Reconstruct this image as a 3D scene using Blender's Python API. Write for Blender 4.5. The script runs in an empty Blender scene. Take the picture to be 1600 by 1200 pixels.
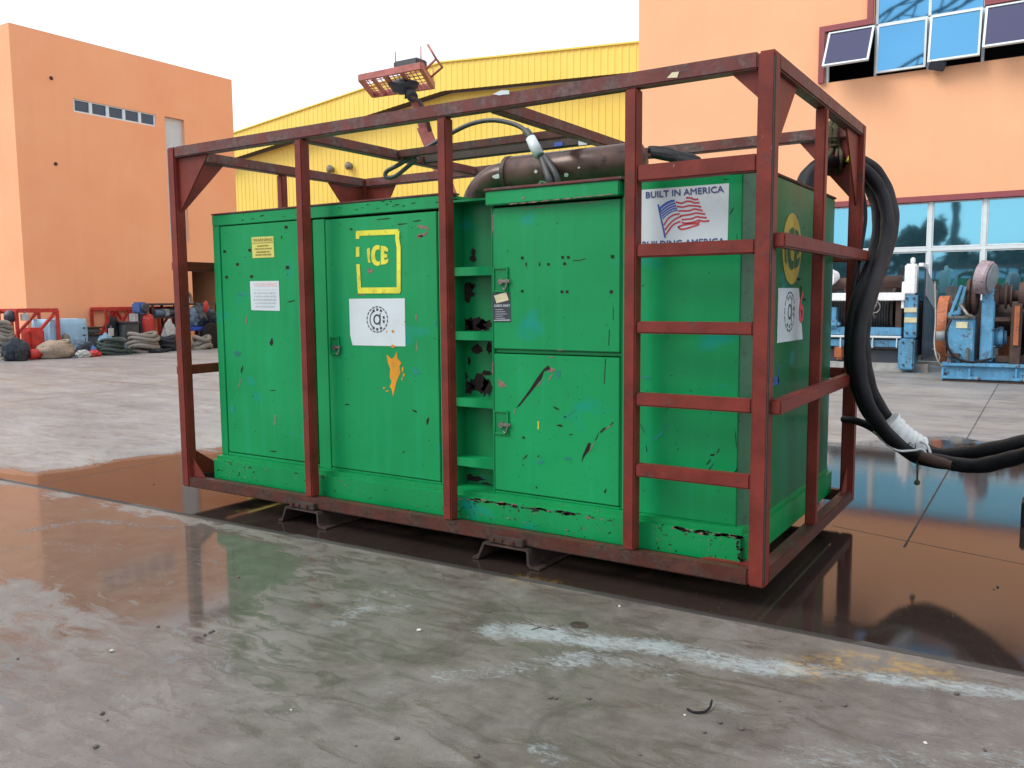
import bpy, bmesh, math, random
import numpy as np
from mathutils import Vector, Matrix, noise as mnoise
random.seed(7)
sc = bpy.context.scene
col = sc.collection

# ---------------------------------------------------------------- camera
G = 0.12
FOC, PIT, YAW, ROL = 1329.86, -0.1002088, -0.5730783, -0.0077577
CAM = np.array([5.755595, -4.122592, 1.4477 + G])
cp, sp = math.cos(PIT), math.sin(PIT); cyw, syw = math.cos(YAW), math.sin(YAW)
FW = np.array([syw*cp, cyw*cp, sp]); R0 = np.array([cyw, -syw, 0.0]); U0 = np.cross(R0, FW)
RT = math.cos(ROL)*R0 + math.sin(ROL)*U0; UP = -math.sin(ROL)*R0 + math.cos(ROL)*U0
cd = bpy.data.cameras.new('camera'); cam = bpy.data.objects.new('camera', cd); col.objects.link(cam)
cd.sensor_width = 36; cd.lens = FOC/1600*36; cd.clip_end = 2000; cd.clip_start = 0.05
m = Matrix.Identity(4)
for i in range(3):
    m[i][0] = RT[i]; m[i][1] = UP[i]; m[i][2] = -FW[i]; m[i][3] = CAM[i]
cam.matrix_world = m
sc.camera = cam

# ---------------------------------------------------------------- sky, sun, exposure
SUN_EL, SUN_AZ = math.radians(48), math.radians(222)     # azimuth clockwise from +y
w = bpy.data.worlds.new("World"); sc.world = w; w.use_nodes = True
nt = w.node_tree; nt.nodes.clear()
wo = nt.nodes.new('ShaderNodeOutputWorld'); bg = nt.nodes.new('ShaderNodeBackground')
sky = nt.nodes.new('ShaderNodeTexSky'); sky.sky_type = 'NISHITA'; sky.sun_disc = False
sky.sun_elevation = SUN_EL; sky.sun_rotation = SUN_AZ; sky.dust_density = 3
tc = nt.nodes.new('ShaderNodeTexCoord'); nz = nt.nodes.new('ShaderNodeTexNoise')
nz.inputs['Scale'].default_value = 2.2; nz.inputs['Detail'].default_value = 6
mp = nt.nodes.new('ShaderNodeMapping'); mp.inputs['Scale'].default_value = (1, 1, 2.5)
nt.links.new(tc.outputs['Generated'], mp.inputs[0]); nt.links.new(mp.outputs[0], nz.inputs[0])
rp = nt.nodes.new('ShaderNodeValToRGB')
rp.color_ramp.elements[0].position = .3; rp.color_ramp.elements[0].color = (7.4, 7.8, 8.6, 1)
rp.color_ramp.elements[1].position = .7; rp.color_ramp.elements[1].color = (10.4, 10.6, 10.9, 1)
mx = nt.nodes.new('ShaderNodeMixRGB'); mx.inputs[0].default_value = .86
nt.links.new(nz.outputs[0], rp.inputs[0]); nt.links.new(sky.outputs[0], mx.inputs[1]); nt.links.new(rp.outputs[0], mx.inputs[2])
nt.links.new(mx.outputs[0], bg.inputs[0]); bg.inputs[1].default_value = 0.1
nt.links.new(bg.outputs[0], wo.inputs[0])
sl = bpy.data.lights.new('sun', 'SUN'); sl.energy = 1.5; sl.angle = math.radians(28); sl.color = (1, .95, .88)
so = bpy.data.objects.new('sun', sl); col.objects.link(so)
sd_ = Vector((math.sin(SUN_AZ)*math.cos(SUN_EL), math.cos(SUN_AZ)*math.cos(SUN_EL), math.sin(SUN_EL)))
so.rotation_euler = sd_.to_track_quat('Z', 'Y').to_euler(); so.location = (0, -20, 30)
sc.view_settings.view_transform = 'Standard'; sc.view_settings.look = 'None'
sc.view_settings.exposure = 0.66; sc.view_settings.gamma = 1
sc.cycles.max_bounces = 6; sc.cycles.use_denoising = True

# ---------------------------------------------------------------- measuring helpers
def un(px, py, ax, v):
    d = FW*FOC + RT*(px-800) - UP*(py-600); i = 'xyz'.index(ax)
    return Vector(CAM + d*((v-CAM[i])/d[i]))
def atd(px, py, D):
    d = FW*FOC + RT*(px-800) - UP*(py-600)
    return Vector(CAM + d*(D/math.hypot(d[0], d[1])))

# ---------------------------------------------------------------- materials
class NT:
    def __init__(s, name):
        s.m = bpy.data.materials.new(name); s.m.use_nodes = True; s.t = s.m.node_tree; s.t.nodes.clear()
        s.o = s.n('OutputMaterial'); s.b = s.n('BsdfPrincipled'); s.t.links.new(s.b.outputs[0], s.o.inputs[0])
        s.tc = s.n('TexCoord')
    def n(s, k): return s.t.nodes.new('ShaderNode'+k)
    def put(s, sock, v):
        if isinstance(v, bpy.types.NodeSocket): s.t.links.new(v, sock)
        elif v is not None:
            if isinstance(v, (tuple, list)) and len(v) == 3 and sock.type == 'RGBA': v = (*v, 1)
            sock.default_value = v
    def set(s, **k):
        for a, v in k.items(): s.put(s.b.inputs[a.replace('_', ' ')], v)
    def co(s, scale=(1, 1, 1), world=False, rot=(0, 0, 0)):
        mpp = s.n('Mapping'); mpp.inputs['Scale'].default_value = scale; mpp.inputs['Rotation'].default_value = rot
        if world:
            g = s.n('NewGeometry'); s.t.links.new(g.outputs['Position'], mpp.inputs[0])
        else: s.t.links.new(s.tc.outputs['Object'], mpp.inputs[0])
        return mpp.outputs[0]
    def noise(s, scale=5, detail=5, rough=.55, co=None, dist=0):
        x = s.n('TexNoise'); x.inputs['Scale'].default_value = scale; x.inputs['Detail'].default_value = detail
        x.inputs['Roughness'].default_value = rough; x.inputs['Distortion'].default_value = dist
        s.t.links.new(co if co else s.co(), x.inputs[0]); return x.outputs[0]
    def ramp(s, f, *st):
        x = s.n('ValToRGB'); e = x.color_ramp.elements
        while len(e) < len(st): e.new(.5)
        for i, (p, c) in enumerate(st):
            e[i].position = p; e[i].color = (c, c, c, 1) if not isinstance(c, tuple) else (*c, 1)
        s.put(x.inputs[0], f); return x.outputs[0]
    def mix(s, f, a, b, mode='MIX'):
        x = s.n('MixRGB'); x.blend_type = mode; s.put(x.inputs[0], f); s.put(x.inputs[1], a); s.put(x.inputs[2], b); return x.outputs[0]
    def math(s, op, a, b=None, clamp=False):
        x = s.n('Math'); x.operation = op; x.use_clamp = clamp; s.put(x.inputs[0], a)
        if b is not None: s.put(x.inputs[1], b)
        return x.outputs[0]
    def attr(s, name):
        x = s.n('Attribute'); x.attribute_name = name; return x.outputs['Fac']
    def bump(s, h, strength=.3, dist=.01):
        x = s.n('Bump'); s.put(x.inputs['Strength'], strength); x.inputs['Distance'].default_value = dist
        s.put(x.inputs['Height'], h); s.t.links.new(x.outputs[0], s.b.inputs['Normal'])

def simple(name, c, rough=.5, metal=0, var=.25, scale=6, bump=.15, dirt=None, spec=.5):
    k = NT(name); f = k.noise(scale, 6)
    lo = tuple(v*(1-var) for v in c); hi = tuple(min(1, v*(1+var)) for v in c)
    cc = k.ramp(f, (.3, lo), (.7, hi))
    if dirt:
        g = k.ramp(k.noise(scale*2.3, 8, .7), (.55, 0.0), (.68, 1.0)); cc = k.mix(g, cc, dirt)
    k.set(Base_Color=cc, Roughness=k.ramp(f, (.3, max(.02, rough-.1)), (.7, min(1, rough+.1))), Metallic=metal)
    k.b.inputs['Specular IOR Level'].default_value = spec
    if bump: k.bump(k.noise(scale*6, 4), bump, .004)
    return k.m

def machine(name, c, grime):
    k = NT(name); f = k.noise(3, 6, .6); st = k.noise(1, 5, .65, k.co((9, 9, .9)))
    cc = k.ramp(f, (.3, tuple(v*.75 for v in c)), (.7, tuple(min(1, v*1.25) for v in c)))
    cc = k.mix(k.math('MULTIPLY', k.ramp(st, (.45, 0.0), (.72, 1.0)), .55), cc, grime)
    cc = k.mix(k.ramp(k.noise(9, 9, .75), (.56, 0.0), (.62, 1.0)), cc, (.06, .032, .022))
    cc = k.mix(k.math('MULTIPLY', k.ramp(k.noise(16, 5, .7), (.6, 0.0), (.68, 1.0)), .5), cc, (.45, .48, .48))
    k.set(Base_Color=cc, Roughness=.55); k.bump(k.noise(20, 4), .3, .01); return k.m
def green_paint(name='green_paint', base=(.0, .265, .078), faded=.25, chips=.70):
    k = NT(name)
    big = k.noise(1.1, 3)
    streak = k.noise(1, 4, .6, k.co((16, 16, .9)))
    c = k.ramp(big, (.3, tuple(v*.88 for v in base)), (.7, tuple(v*1.12+.004 for v in base)))
    c = k.mix(k.math('MULTIPLY', k.ramp(streak, (.5, 0.0), (.75, 1.0)), faded), c, (.012, .36, .19))
    # faded cyan wear
    c = k.mix(k.math('MULTIPLY', k.ramp(k.noise(2.6, 2, .5, k.co((1, 1, 1.4))), (.66, 0.0), (.74, 1.0)), .45), c, (0, .26, .30))
    # grime runs
    run = k.ramp(k.noise(1, 5, .65, k.co((22, 22, 1.6))), (.60, 0.0), (.8, 1.0))
    c = k.mix(k.math('MULTIPLY', run, .28), c, (.03, .10, .06))
    # chips down to dark rusty steel
    gate = k.ramp(k.noise(2.2, 3), (.5, 0.0), (.62, 1.0))
    ch = k.ramp(k.noise(34, 5, .62, k.co((1, 1, .8))), (chips, 0.0), (chips+.015, 1.0))
    ch = k.math('MULTIPLY', ch, gate)
    c = k.mix(ch, c, k.ramp(k.noise(50, 3), (.4, (.018, .012, .012)), (.65, (.12, .06, .045))))
    k.set(Base_Color=c, Roughness=k.math('ADD', k.ramp(big, (.3, .34), (.7, .48)), k.math('MULTIPLY', ch, .35)))
    k.b.inputs['Specular IOR Level'].default_value = .25
    h = k.math('ADD', k.math('MULTIPLY', k.noise(3, 3), 1.0), k.math('MULTIPLY', ch, -.12))
    k.b.inputs['Coat Weight'].default_value = .12; k.b.inputs['Coat Roughness'].default_value = .2
    k.bump(h, .32, .016)
    return k.m

def oxide(name, base, rust, amt, grey=None):
    k = NT(name)
    f = k.noise(4.5, 7, .65)
    c = k.ramp(f, (.35, tuple(v*.75 for v in base)), (.65, tuple(v*1.25 for v in base)))
    g = k.ramp(k.noise(7, 9, .72), (amt, 0.0), (amt+.12, 1.0))
    c = k.mix(g, c, k.ramp(k.noise(30, 4), (.35, rust), (.7, tuple(v*2.2+.01 for v in rust))))
    sc_ = k.ramp(k.noise(40, 4, .6, k.co((1, 1, .35))), (.72, 0.0), (.74, 1.0))
    c = k.mix(k.math('MULTIPLY', sc_, .8), c, grey or (.32, .24, .22))
    k.set(Base_Color=c, Roughness=k.ramp(f, (.3, .36), (.7, .6)))
    k.b.inputs['Specular IOR Level'].default_value = .3
    k.bump(k.math('ADD', k.noise(45, 5), k.math('MULTIPLY', g, .6)), .25, .004)
    return k.m

MT = {}
MT['green'] = green_paint()
MT['green_base'] = green_paint('green_base_paint', (.0, .24, .065), .12, .625)
MT['green_shaded'] = green_paint('green_shaded_end', (.008, .13, .045), .10, .68)  # same green for the end wall, its shade darkened into the colour
MT['green_corner'] = simple('dull_green', (.04, .15, .075), .4, dirt=(.03, .07, .04))  # duller, greyer green than the cabinet front
MT['recess'] = green_paint('green_recess_paint', (.0, .20, .06), .2, .72)
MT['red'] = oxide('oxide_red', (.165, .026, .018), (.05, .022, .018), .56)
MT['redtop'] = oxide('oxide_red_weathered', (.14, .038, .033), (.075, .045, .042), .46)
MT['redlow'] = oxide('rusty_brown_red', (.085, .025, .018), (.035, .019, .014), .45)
MT['steel_dark'] = simple('dark_rusty_steel', (.04, .026, .022), .6, var=.4, dirt=(.09, .045, .03))
MT['chip'] = simple('bare_rust', (.020, .012, .013), .7, var=.6, scale=30, spec=.2)
MT['chip_pink'] = simple('scuffed_primer', (.22, .13, .11), .6, var=.5, scale=40)
MT['black'] = simple('black_gap', (.006, .007, .007), .8, bump=0)
MT['yellow'] = simple('yellow_vinyl', (.68, .66, .05), .4, dirt=(.45, .40, .05))
MT['yellow_old'] = simple('old_yellow_paint', (.42, .31, .04), .5, dirt=(.2, .17, .04))
MT['sign_yellow'] = simple('sign_yellow', (.62, .58, .14), .4, var=.08)
MT['sign_white'] = simple('sign_white', (.58, .66, .69), .35, var=.05, dirt=None)
MT['ink'] = simple('navy_ink', (.06, .08, .22), .5, var=.1, bump=0)
MT['ink_black'] = simple('black_ink', (.04, .045, .06), .5, var=.1, bump=0)
MT['ink_faint'] = simple('faint_grey_ink', (.42, .47, .52), .5, var=.15, bump=0)
MT['ink_brown'] = simple('brown_ink', (.22, .18, .03), .5, var=.1, bump=0)
MT['ink_pink'] = simple('faded_pink_ink', (.75, .45, .46), .5, var=.1, bump=0)
MT['ink_red'] = simple('red_ink', (.50, .045, .06), .5, var=.1, bump=0)
MT['ink_blue'] = simple('flag_blue', (.045, .10, .38), .5, var=.1, bump=0)
MT['ink_green'] = simple('dark_green_ink', (.01, .10, .04), .5, var=.1, bump=0)
MT['chalk_blue'] = simple('teal_smudge', (.0, .22, .15), .6, var=.3, bump=0)
MT['marker'] = simple('blue_marker', (.01, .08, .30), .6, bump=0)
MT['orange_paint'] = simple('amber_paint', (.66, .27, .01), .5, dirt=(.42, .24, .03))
MT['cream'] = simple('cream_label', (.62, .58, .38), .5, var=.15)
MT['zinc'] = simple('worn_steel', (.20, .19, .17), .4, metal=.6, var=.4, scale=30)
MT['rubber'] = simple('black_rubber', (.0055, .006, .009), .58, var=.5, scale=14, bump=.3, spec=.3)
MT['rubber_grey'] = simple('dusty_rubber', (.045, .047, .05), .5, var=.4, scale=20, bump=.3)
MT['muffler'] = simple('brown_heat_stained_steel', (.085, .048, .038), .35, metal=.3, var=.45, scale=5, dirt=(.03, .02, .02))
MT['sleeve'] = simple('white_canvas', (.62, .66, .66), .8, var=.18, scale=12, bump=.6, dirt=(.42, .43, .40))
MT['rope_dark'] = simple('dark_hemp_rope', (.075, .065, .035), .9, var=.6, scale=60, bump=1)
MT['rope_tan'] = simple('tan_rope', (.30, .235, .18), .9, var=.35, scale=25, bump=1)
MT['rope_grey'] = simple('grey_rope', (.20, .18, .155), .9, var=.35, scale=25, bump=1)
MT['rope_green'] = simple('dark_green_rope', (.035, .055, .05), .85, var=.5, scale=25, bump=1)
MT['rope_black'] = simple('black_rope', (.02, .024, .03), .85, var=.5, scale=25, bump=1)
MT['aframe'] = simple('pale_aluminium_frame', (.66, .73, .75), .4, var=.06)
MT['maroon'] = simple('maroon_trim', (.28, .065, .075), .5, var=.08)
MT['winch_blue'] = machine('blue_machine_paint', (.085, .30, .50), (.10, .13, .14))
MT['winch_white'] = simple('white_machine_paint', (.85, .87, .88), .4, var=.05, dirt=(.55, .5, .45))
MT['winch_navy'] = simple('navy_plate', (.012, .02, .045), .4, var=.3)
MT['grey_plate'] = simple('grey_plate', (.22, .25, .27), .5)
MT['rust'] = simple('brown_rust', (.062, .034, .026), .7, var=.45, dirt=(.04, .025, .02))
MT['orange_m'] = machine('orange_machine_paint', (.42, .12, .04), (.10, .04, .025))
MT['lift_red'] = simple('faded_red_lift_paint', (.40, .12, .10), .5, dirt=(.2, .06, .05))
MT['truss_red'] = simple('bright_red_paint', (.46, .03, .022), .5, var=.3, dirt=(.18, .03, .025))
MT['tarp_blue'] = simple('light_blue_tarp', (.30, .50, .66), .6, var=.12, scale=3, bump=.3)
MT['tarp_white'] = simple('white_sack', (.40, .41, .40), .7, var=.2)
MT['dkgrey'] = simple('dark_grey_plastic', (.055, .065, .07), .6, var=.3)
MT['navy_bag'] = simple('navy_canvas', (.03, .04, .055), .8, var=.4, scale=12)
MT['bluegrey'] = simple('blue_grey_sheet', (.10, .15, .21), .7, var=.3)
MT['bright_blue'] = simple('bright_blue_paint', (.01, .07, .42), .5)
MT['mid_blue'] = simple('pump_blue', (.05, .14, .38), .5, var=.3)
MT['pebble'] = simple('grit', (.10, .09, .08), .8, var=.5, scale=30)
MT['pebble_pale'] = simple('pale_grit', (.55, .52, .46), .8, var=.3, scale=30)
MT['leaf'] = simple('dark_foliage', (.018, .028, .026), .7, var=.5)
MT['bark'] = simple('bark', (.06, .05, .04), .9)
MT['cap_paint'] = machine('flaked_pink_paint', (.30, .24, .27), (.14, .05, .045))
MT['concrete'] = simple('pale_concrete', (.32, .32, .31), .8)
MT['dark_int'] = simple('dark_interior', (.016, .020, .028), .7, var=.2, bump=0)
MT['shutter'] = simple('pale_louvre', (.58, .63, .66), .5, var=.06)

def render_wall(name, c, c2):
    k = NT(name)
    f = k.noise(.5, 5, .5); st = k.noise(1, 4, .6, k.co((3, 3, .12)))
    cc = k.ramp(f, (.3, c), (.7, c2))
    cc = k.mix(k.math('MULTIPLY', k.ramp(st, (.5, 0.0), (.8, 1.0)), .10), cc, tuple(v*.72 for v in c))
    cc = k.mix(k.math('MULTIPLY', k.ramp(k.noise(60, 3), (.4, 0.0), (.6, 1.0)), .08), cc, (1, .9, .8))
    pat = k.ramp(k.noise(.22, 7, .62, None, .8), (.50, 0.0), (.60, 1.0))
    cc = k.mix(k.math('MULTIPLY', pat, .10), cc, (.95, .62, .40))
    k.set(Base_Color=cc, Roughness=.75); k.bump(k.math('ADD', k.noise(35, 4), k.math('MULTIPLY', k.noise(1.5, 3), 2.0)), .3, .015)
    return k.m
MT['orange_wall'] = render_wall('orange_render', (.86, .355, .165), (.90, .41, .20))
MT['orange_wall_r'] = render_wall('peach_render', (.87, .41, .205), (.90, .45, .235))
k = NT('yellow_cladding')
kc = k.ramp(k.noise(.8, 4), (.3, (.80, .60, .10)), (.7, (.84, .65, .13)))
k.set(Base_Color=kc, Roughness=.45); k.bump(k.noise(2, 3), .1, .02); MT['yellow_clad'] = k.m

def glass(name, tint, rough=.03):
    k = NT(name)
    k.set(Base_Color=tint, Roughness=rough, Metallic=.93)
    k.bump(k.noise(.9, 2), .03, .05)
    return k.m
MT['glass'] = glass('blue_mirror_glass', (.19, .50, .64))
MT['glass_up'] = glass('sky_blue_mirror_glass', (.12, .36, .60))
MT['glass_navy'] = glass('navy_window_glass', (.07, .16, .34), .1)
MT['glass_dark'] = glass('dim_reflection_glass', (.10, .10, .17), .08)

# ground
def ground_mat():
    k = NT('wet_concrete')
    wpos = k.co(world=True)
    wet = k.attr('wet'); foam_sheen = k.attr('foam_sheen'); yel = k.attr('yellow'); dark = k.attr('dark')
    n1 = k.noise(.9, 6, .6, wpos); n2 = k.noise(7, 8, .65, wpos); n3 = k.noise(60, 5, .7, wpos)
    nst = k.noise(3.2, 7, .6, k.co((1, 2.6, 1), True, (0, 0, .5)), 1.4)
    # concrete
    c = k.ramp(n1, (.28, (.30, .285, .265)), (.72, (.42, .41, .40)))
    c = k.mix(k.ramp(n2, (.3, .40), (.75, 0.0)), c, (.19, .165, .14))
    c = k.mix(k.math('MULTIPLY', k.ramp(n3, (.52, 0.0), (.66, 1.0)), .35), c, (.08, .07, .062))
    c = k.mix(k.math('MULTIPLY', k.ramp(k.noise(38, 3, .5, wpos), (.66, 0.0), (.70, 1.0)), .55), c, (.50, .50, .48))
    # ragged wetness
    wr = k.math('ADD', wet, k.math('MULTIPLY', k.math('SUBTRACT', nst, .5), 1.1))
    wr = k.math('ADD', wr, k.math('MULTIPLY', k.math('SUBTRACT', n2, .5), .35))
    full = k.math('GREATER_THAN', k.math('ADD', k.math('ADD', wet, k.math('MULTIPLY', k.math('SUBTRACT', nst, .5), .7)), k.math('MULTIPLY', k.math('SUBTRACT', n2, .5), .3)), .97)
    wm = k.ramp(wr, (.50, 0.0), (.66, 1.0))
    wm = k.math('MAXIMUM', wm, full)
    damp = k.ramp(wr, (.1, 0.0), (.6, 1.0))
    c = k.mix(k.math('MULTIPLY', damp, .72), c, k.mix(1.0, c, (.40, .37, .335), 'MULTIPLY'))
    c = k.mix(k.math('MULTIPLY', wm, .8), c, k.mix(1.0, c, (.50, .45, .42), 'MULTIPLY'))
    c = k.mix(k.math('MULTIPLY', full, .8), c, k.mix(1.0, c, (.18, .085, .07), 'MULTIPLY'))  # soaked darkening; shade under the unit and red wall reflection mixed into colour
    c = k.mix(k.math('MULTIPLY', dark, k.ramp(nst, (.3, .4), (.6, 1.0))), c, (.035, .033, .032))
    near = k.attr('near')
    fstr = k.ramp(k.noise(1.1, 6, .65, k.co((.35, 1.6, 1), True, (0, 0, .25)), .5), (.35, (.64, .68, .75)), (.68, (.98, 1.0, 1.0)))
    c = k.mix(k.math('SUBTRACT', 1.0, near), c, k.mix(1.0, c, fstr, 'MULTIPLY'))
    brown = k.ramp(k.noise(1.7, 6, .65, wpos, .6), (.38, 0.0), (.62, 1.0))
    c = k.mix(k.math('MULTIPLY', near, k.math('ADD', k.math('MULTIPLY', brown, .42), .38)), c, k.ramp(n2, (.3, (.066, .054, .044)), (.7, (.155, .134, .115))))
    blot = k.ramp(k.noise(3.4, 7, .7, k.co((1, 1.5, 1), True, (0, 0, -.4)), .8), (.58, 0.0), (.72, 1.0))
    c = k.mix(k.math('MULTIPLY', k.math('MULTIPLY', blot, near), .35), c, (.21, .20, .185))
    gr = k.noise(240, 4, .7, wpos)
    c = k.mix(k.math('MULTIPLY', near, k.ramp(gr, (.50, 0.0), (.64, .55))), c, (.045, .038, .032))
    c = k.mix(k.math('MULTIPLY', near, k.ramp(gr, (.30, .45), (.40, 0.0))), c, (.30, .28, .26))
    c = k.mix(k.math('MULTIPLY', near, k.ramp(k.noise(2.1, 9, .72, k.co((1, 1, 1), True, (0, 0, 1.1)), 1.0), (.50, 0.0), (.66, .55))), c, (.065, .054, .045))
    # soapy residue, and pale streaks painted as sky reflections
    fl = k.math('ADD', k.math('MULTIPLY', foam_sheen, k.ramp(k.noise(2.8, 3, .6, wpos, .5), (.33, .5), (.60, 1.0))), k.math('MULTIPLY', k.math('SUBTRACT', k.noise(13, 10, .74, k.co((1, 1.8, 1), True, (0, 0, .35)), 2.2), .5), 2.6))
    fm = k.math('MULTIPLY', k.ramp(fl, (.42, 0.0), (1.25, 1.0)), k.ramp(foam_sheen, (.02, 0.0), (.2, 1.0)))
    spk = k.math('MULTIPLY', near, k.ramp(k.noise(150, 2, .5, wpos), (.72, 0.0), (.76, 1.0)))
    fm = k.math('MAXIMUM', fm, k.math('MULTIPLY', spk, .8))
    c = k.mix(k.math('MULTIPLY', fm, .54), c, (.42, .50, .52))
    ym = k.math('MULTIPLY', yel, k.ramp(k.noise(11, 9, .78, wpos, 1.5), (.46, 0.0), (.66, 1.0)))
    c = k.mix(k.math('MULTIPLY', ym, .62), c, (.52, .30, .03))
    dust = k.math('MULTIPLY', full, k.math('MULTIPLY', k.ramp(k.noise(95, 3, .6, wpos), (.66, 0.0), (.70, 1.0)), k.ramp(k.noise(1.3, 3, .6, wpos), (.42, 0.0), (.62, 1.0))))
    c = k.mix(k.math('MULTIPLY', dust, .7), c, (.20, .18, .165))
    # joints between slabs
    sx = k.n('SeparateXYZ'); k.t.links.new(wpos, sx.inputs[0]); X, Y = sx.outputs[0], sx.outputs[1]
    jt = None
    for (x0, y0, x1, y1, hw, xa, xb) in JOINTS:
        dx, dy = x1-x0, y1-y0; L = math.hypot(dx, dy); nx_, ny_ = -dy/L, dx/L
        d = k.math('ADD', k.math('MULTIPLY', X, nx_), k.math('MULTIPLY', Y, ny_))
        d = k.math('ABSOLUTE', k.math('ADD', d, -(x0*nx_+y0*ny_)))
        d = k.math('ADD', d, k.math('MULTIPLY', k.math('SUBTRACT', n2, .5), .012))
        l = k.math('LESS_THAN', d, hw)
        if xa is not None:
            q = Y if abs(dy) > abs(dx) else X
            l = k.math('MULTIPLY', l, k.math('MULTIPLY', k.math('GREATER_THAN', q, xa), k.math('LESS_THAN', q, xb)))
        jt = l if jt is None else k.math('MAXIMUM', jt, l)
    c = k.mix(k.math('MULTIPLY', jt, .85), c, (.03, .028, .026))
    r = k.mix(damp, (.55,)*3, (.29,)*3)
    r = k.mix(wm, r, k.ramp(n2, (.3, .035), (.8, .11)))
    r = k.mix(full, r, k.ramp(n1, (.3, .03), (.8, .08)))
    r = k.mix(fm, r, (.55,)*3)
    r = k.mix(dust, r, (.6,)*3)
    r = k.mix(jt, r, (.7,)*3)
    k.set(Base_Color=c, Roughness=r)
    k.set(IOR=k.math('SUBTRACT', 1.44, k.math('MULTIPLY', full, .10)))
    h = k.math('ADD', k.math('MULTIPLY', n2, .9), k.math('ADD', k.math('MULTIPLY', n3, .45), k.math('MULTIPLY', gr, .25)))
    h = k.math('MULTIPLY', h, k.math('SUBTRACT', 1.03, wm))
    h = k.math('ADD', h, k.math('MULTIPLY', fm, .5))
    h = k.math('ADD', h, k.math('MULTIPLY', wm, .6))
    h = k.math('SUBTRACT', h, k.math('MULTIPLY', jt, 1.5))
    h = k.math('ADD', h, k.math('ADD', k.math('MULTIPLY', k.noise(5, 2, .5, wpos), .06), k.math('MULTIPLY', k.noise(26, 3, .6, wpos), .02)))
    k.bump(h, .5, .006)
    return k.m
JOINTS = [(-2.18, -.33, 5.69, -.13, .026, None, None), (4.995, 1.49, 4.869, 13.07, .007, 1.56, 40),
          (4.674, 1.81, 5.638, 1.555, .006, 4.5, 9), (-9.0, 5.6, 6, 5.2, .01, None, None), (-1.6, -.3, -1.9, 14, .008, -.3, 60),
          (-8.1, -.3, -8.4, 14, .01, -.3, 60), (0, 10.5, 8, 10.4, .01, None, None)]
_a, _b = un(372, 1035, 'z', 0), un(490, 1198, 'z', 0); JOINTS.append((_a.x, _a.y, _b.x, _b.y, .0022, min(_a.y, _b.y), max(_a.y, _b.y)))
_a, _b = un(900, 1075, 'z', 0), un(1060, 1012, 'z', 0); JOINTS.append((_a.x, _a.y, _b.x, _b.y, .002, min(_a.x, _b.x), max(_a.x, _b.x)))
# ---------------------------------------------------------------- mesh helpers
def tag(o, label=None, cat=None, group=None, kind=None):
    if label: o['label'] = label
    if cat: o['category'] = cat
    if group: o['group'] = group
    if kind: o['kind'] = kind
    return o
def empty(name, loc, label, cat, group=None, rz=0):
    o = bpy.data.objects.new(name, None); o.location = loc; o.rotation_euler = (0, 0, rz); o.empty_display_size = .2
    col.objects.link(o); return tag(o, label, cat, group)

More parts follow.
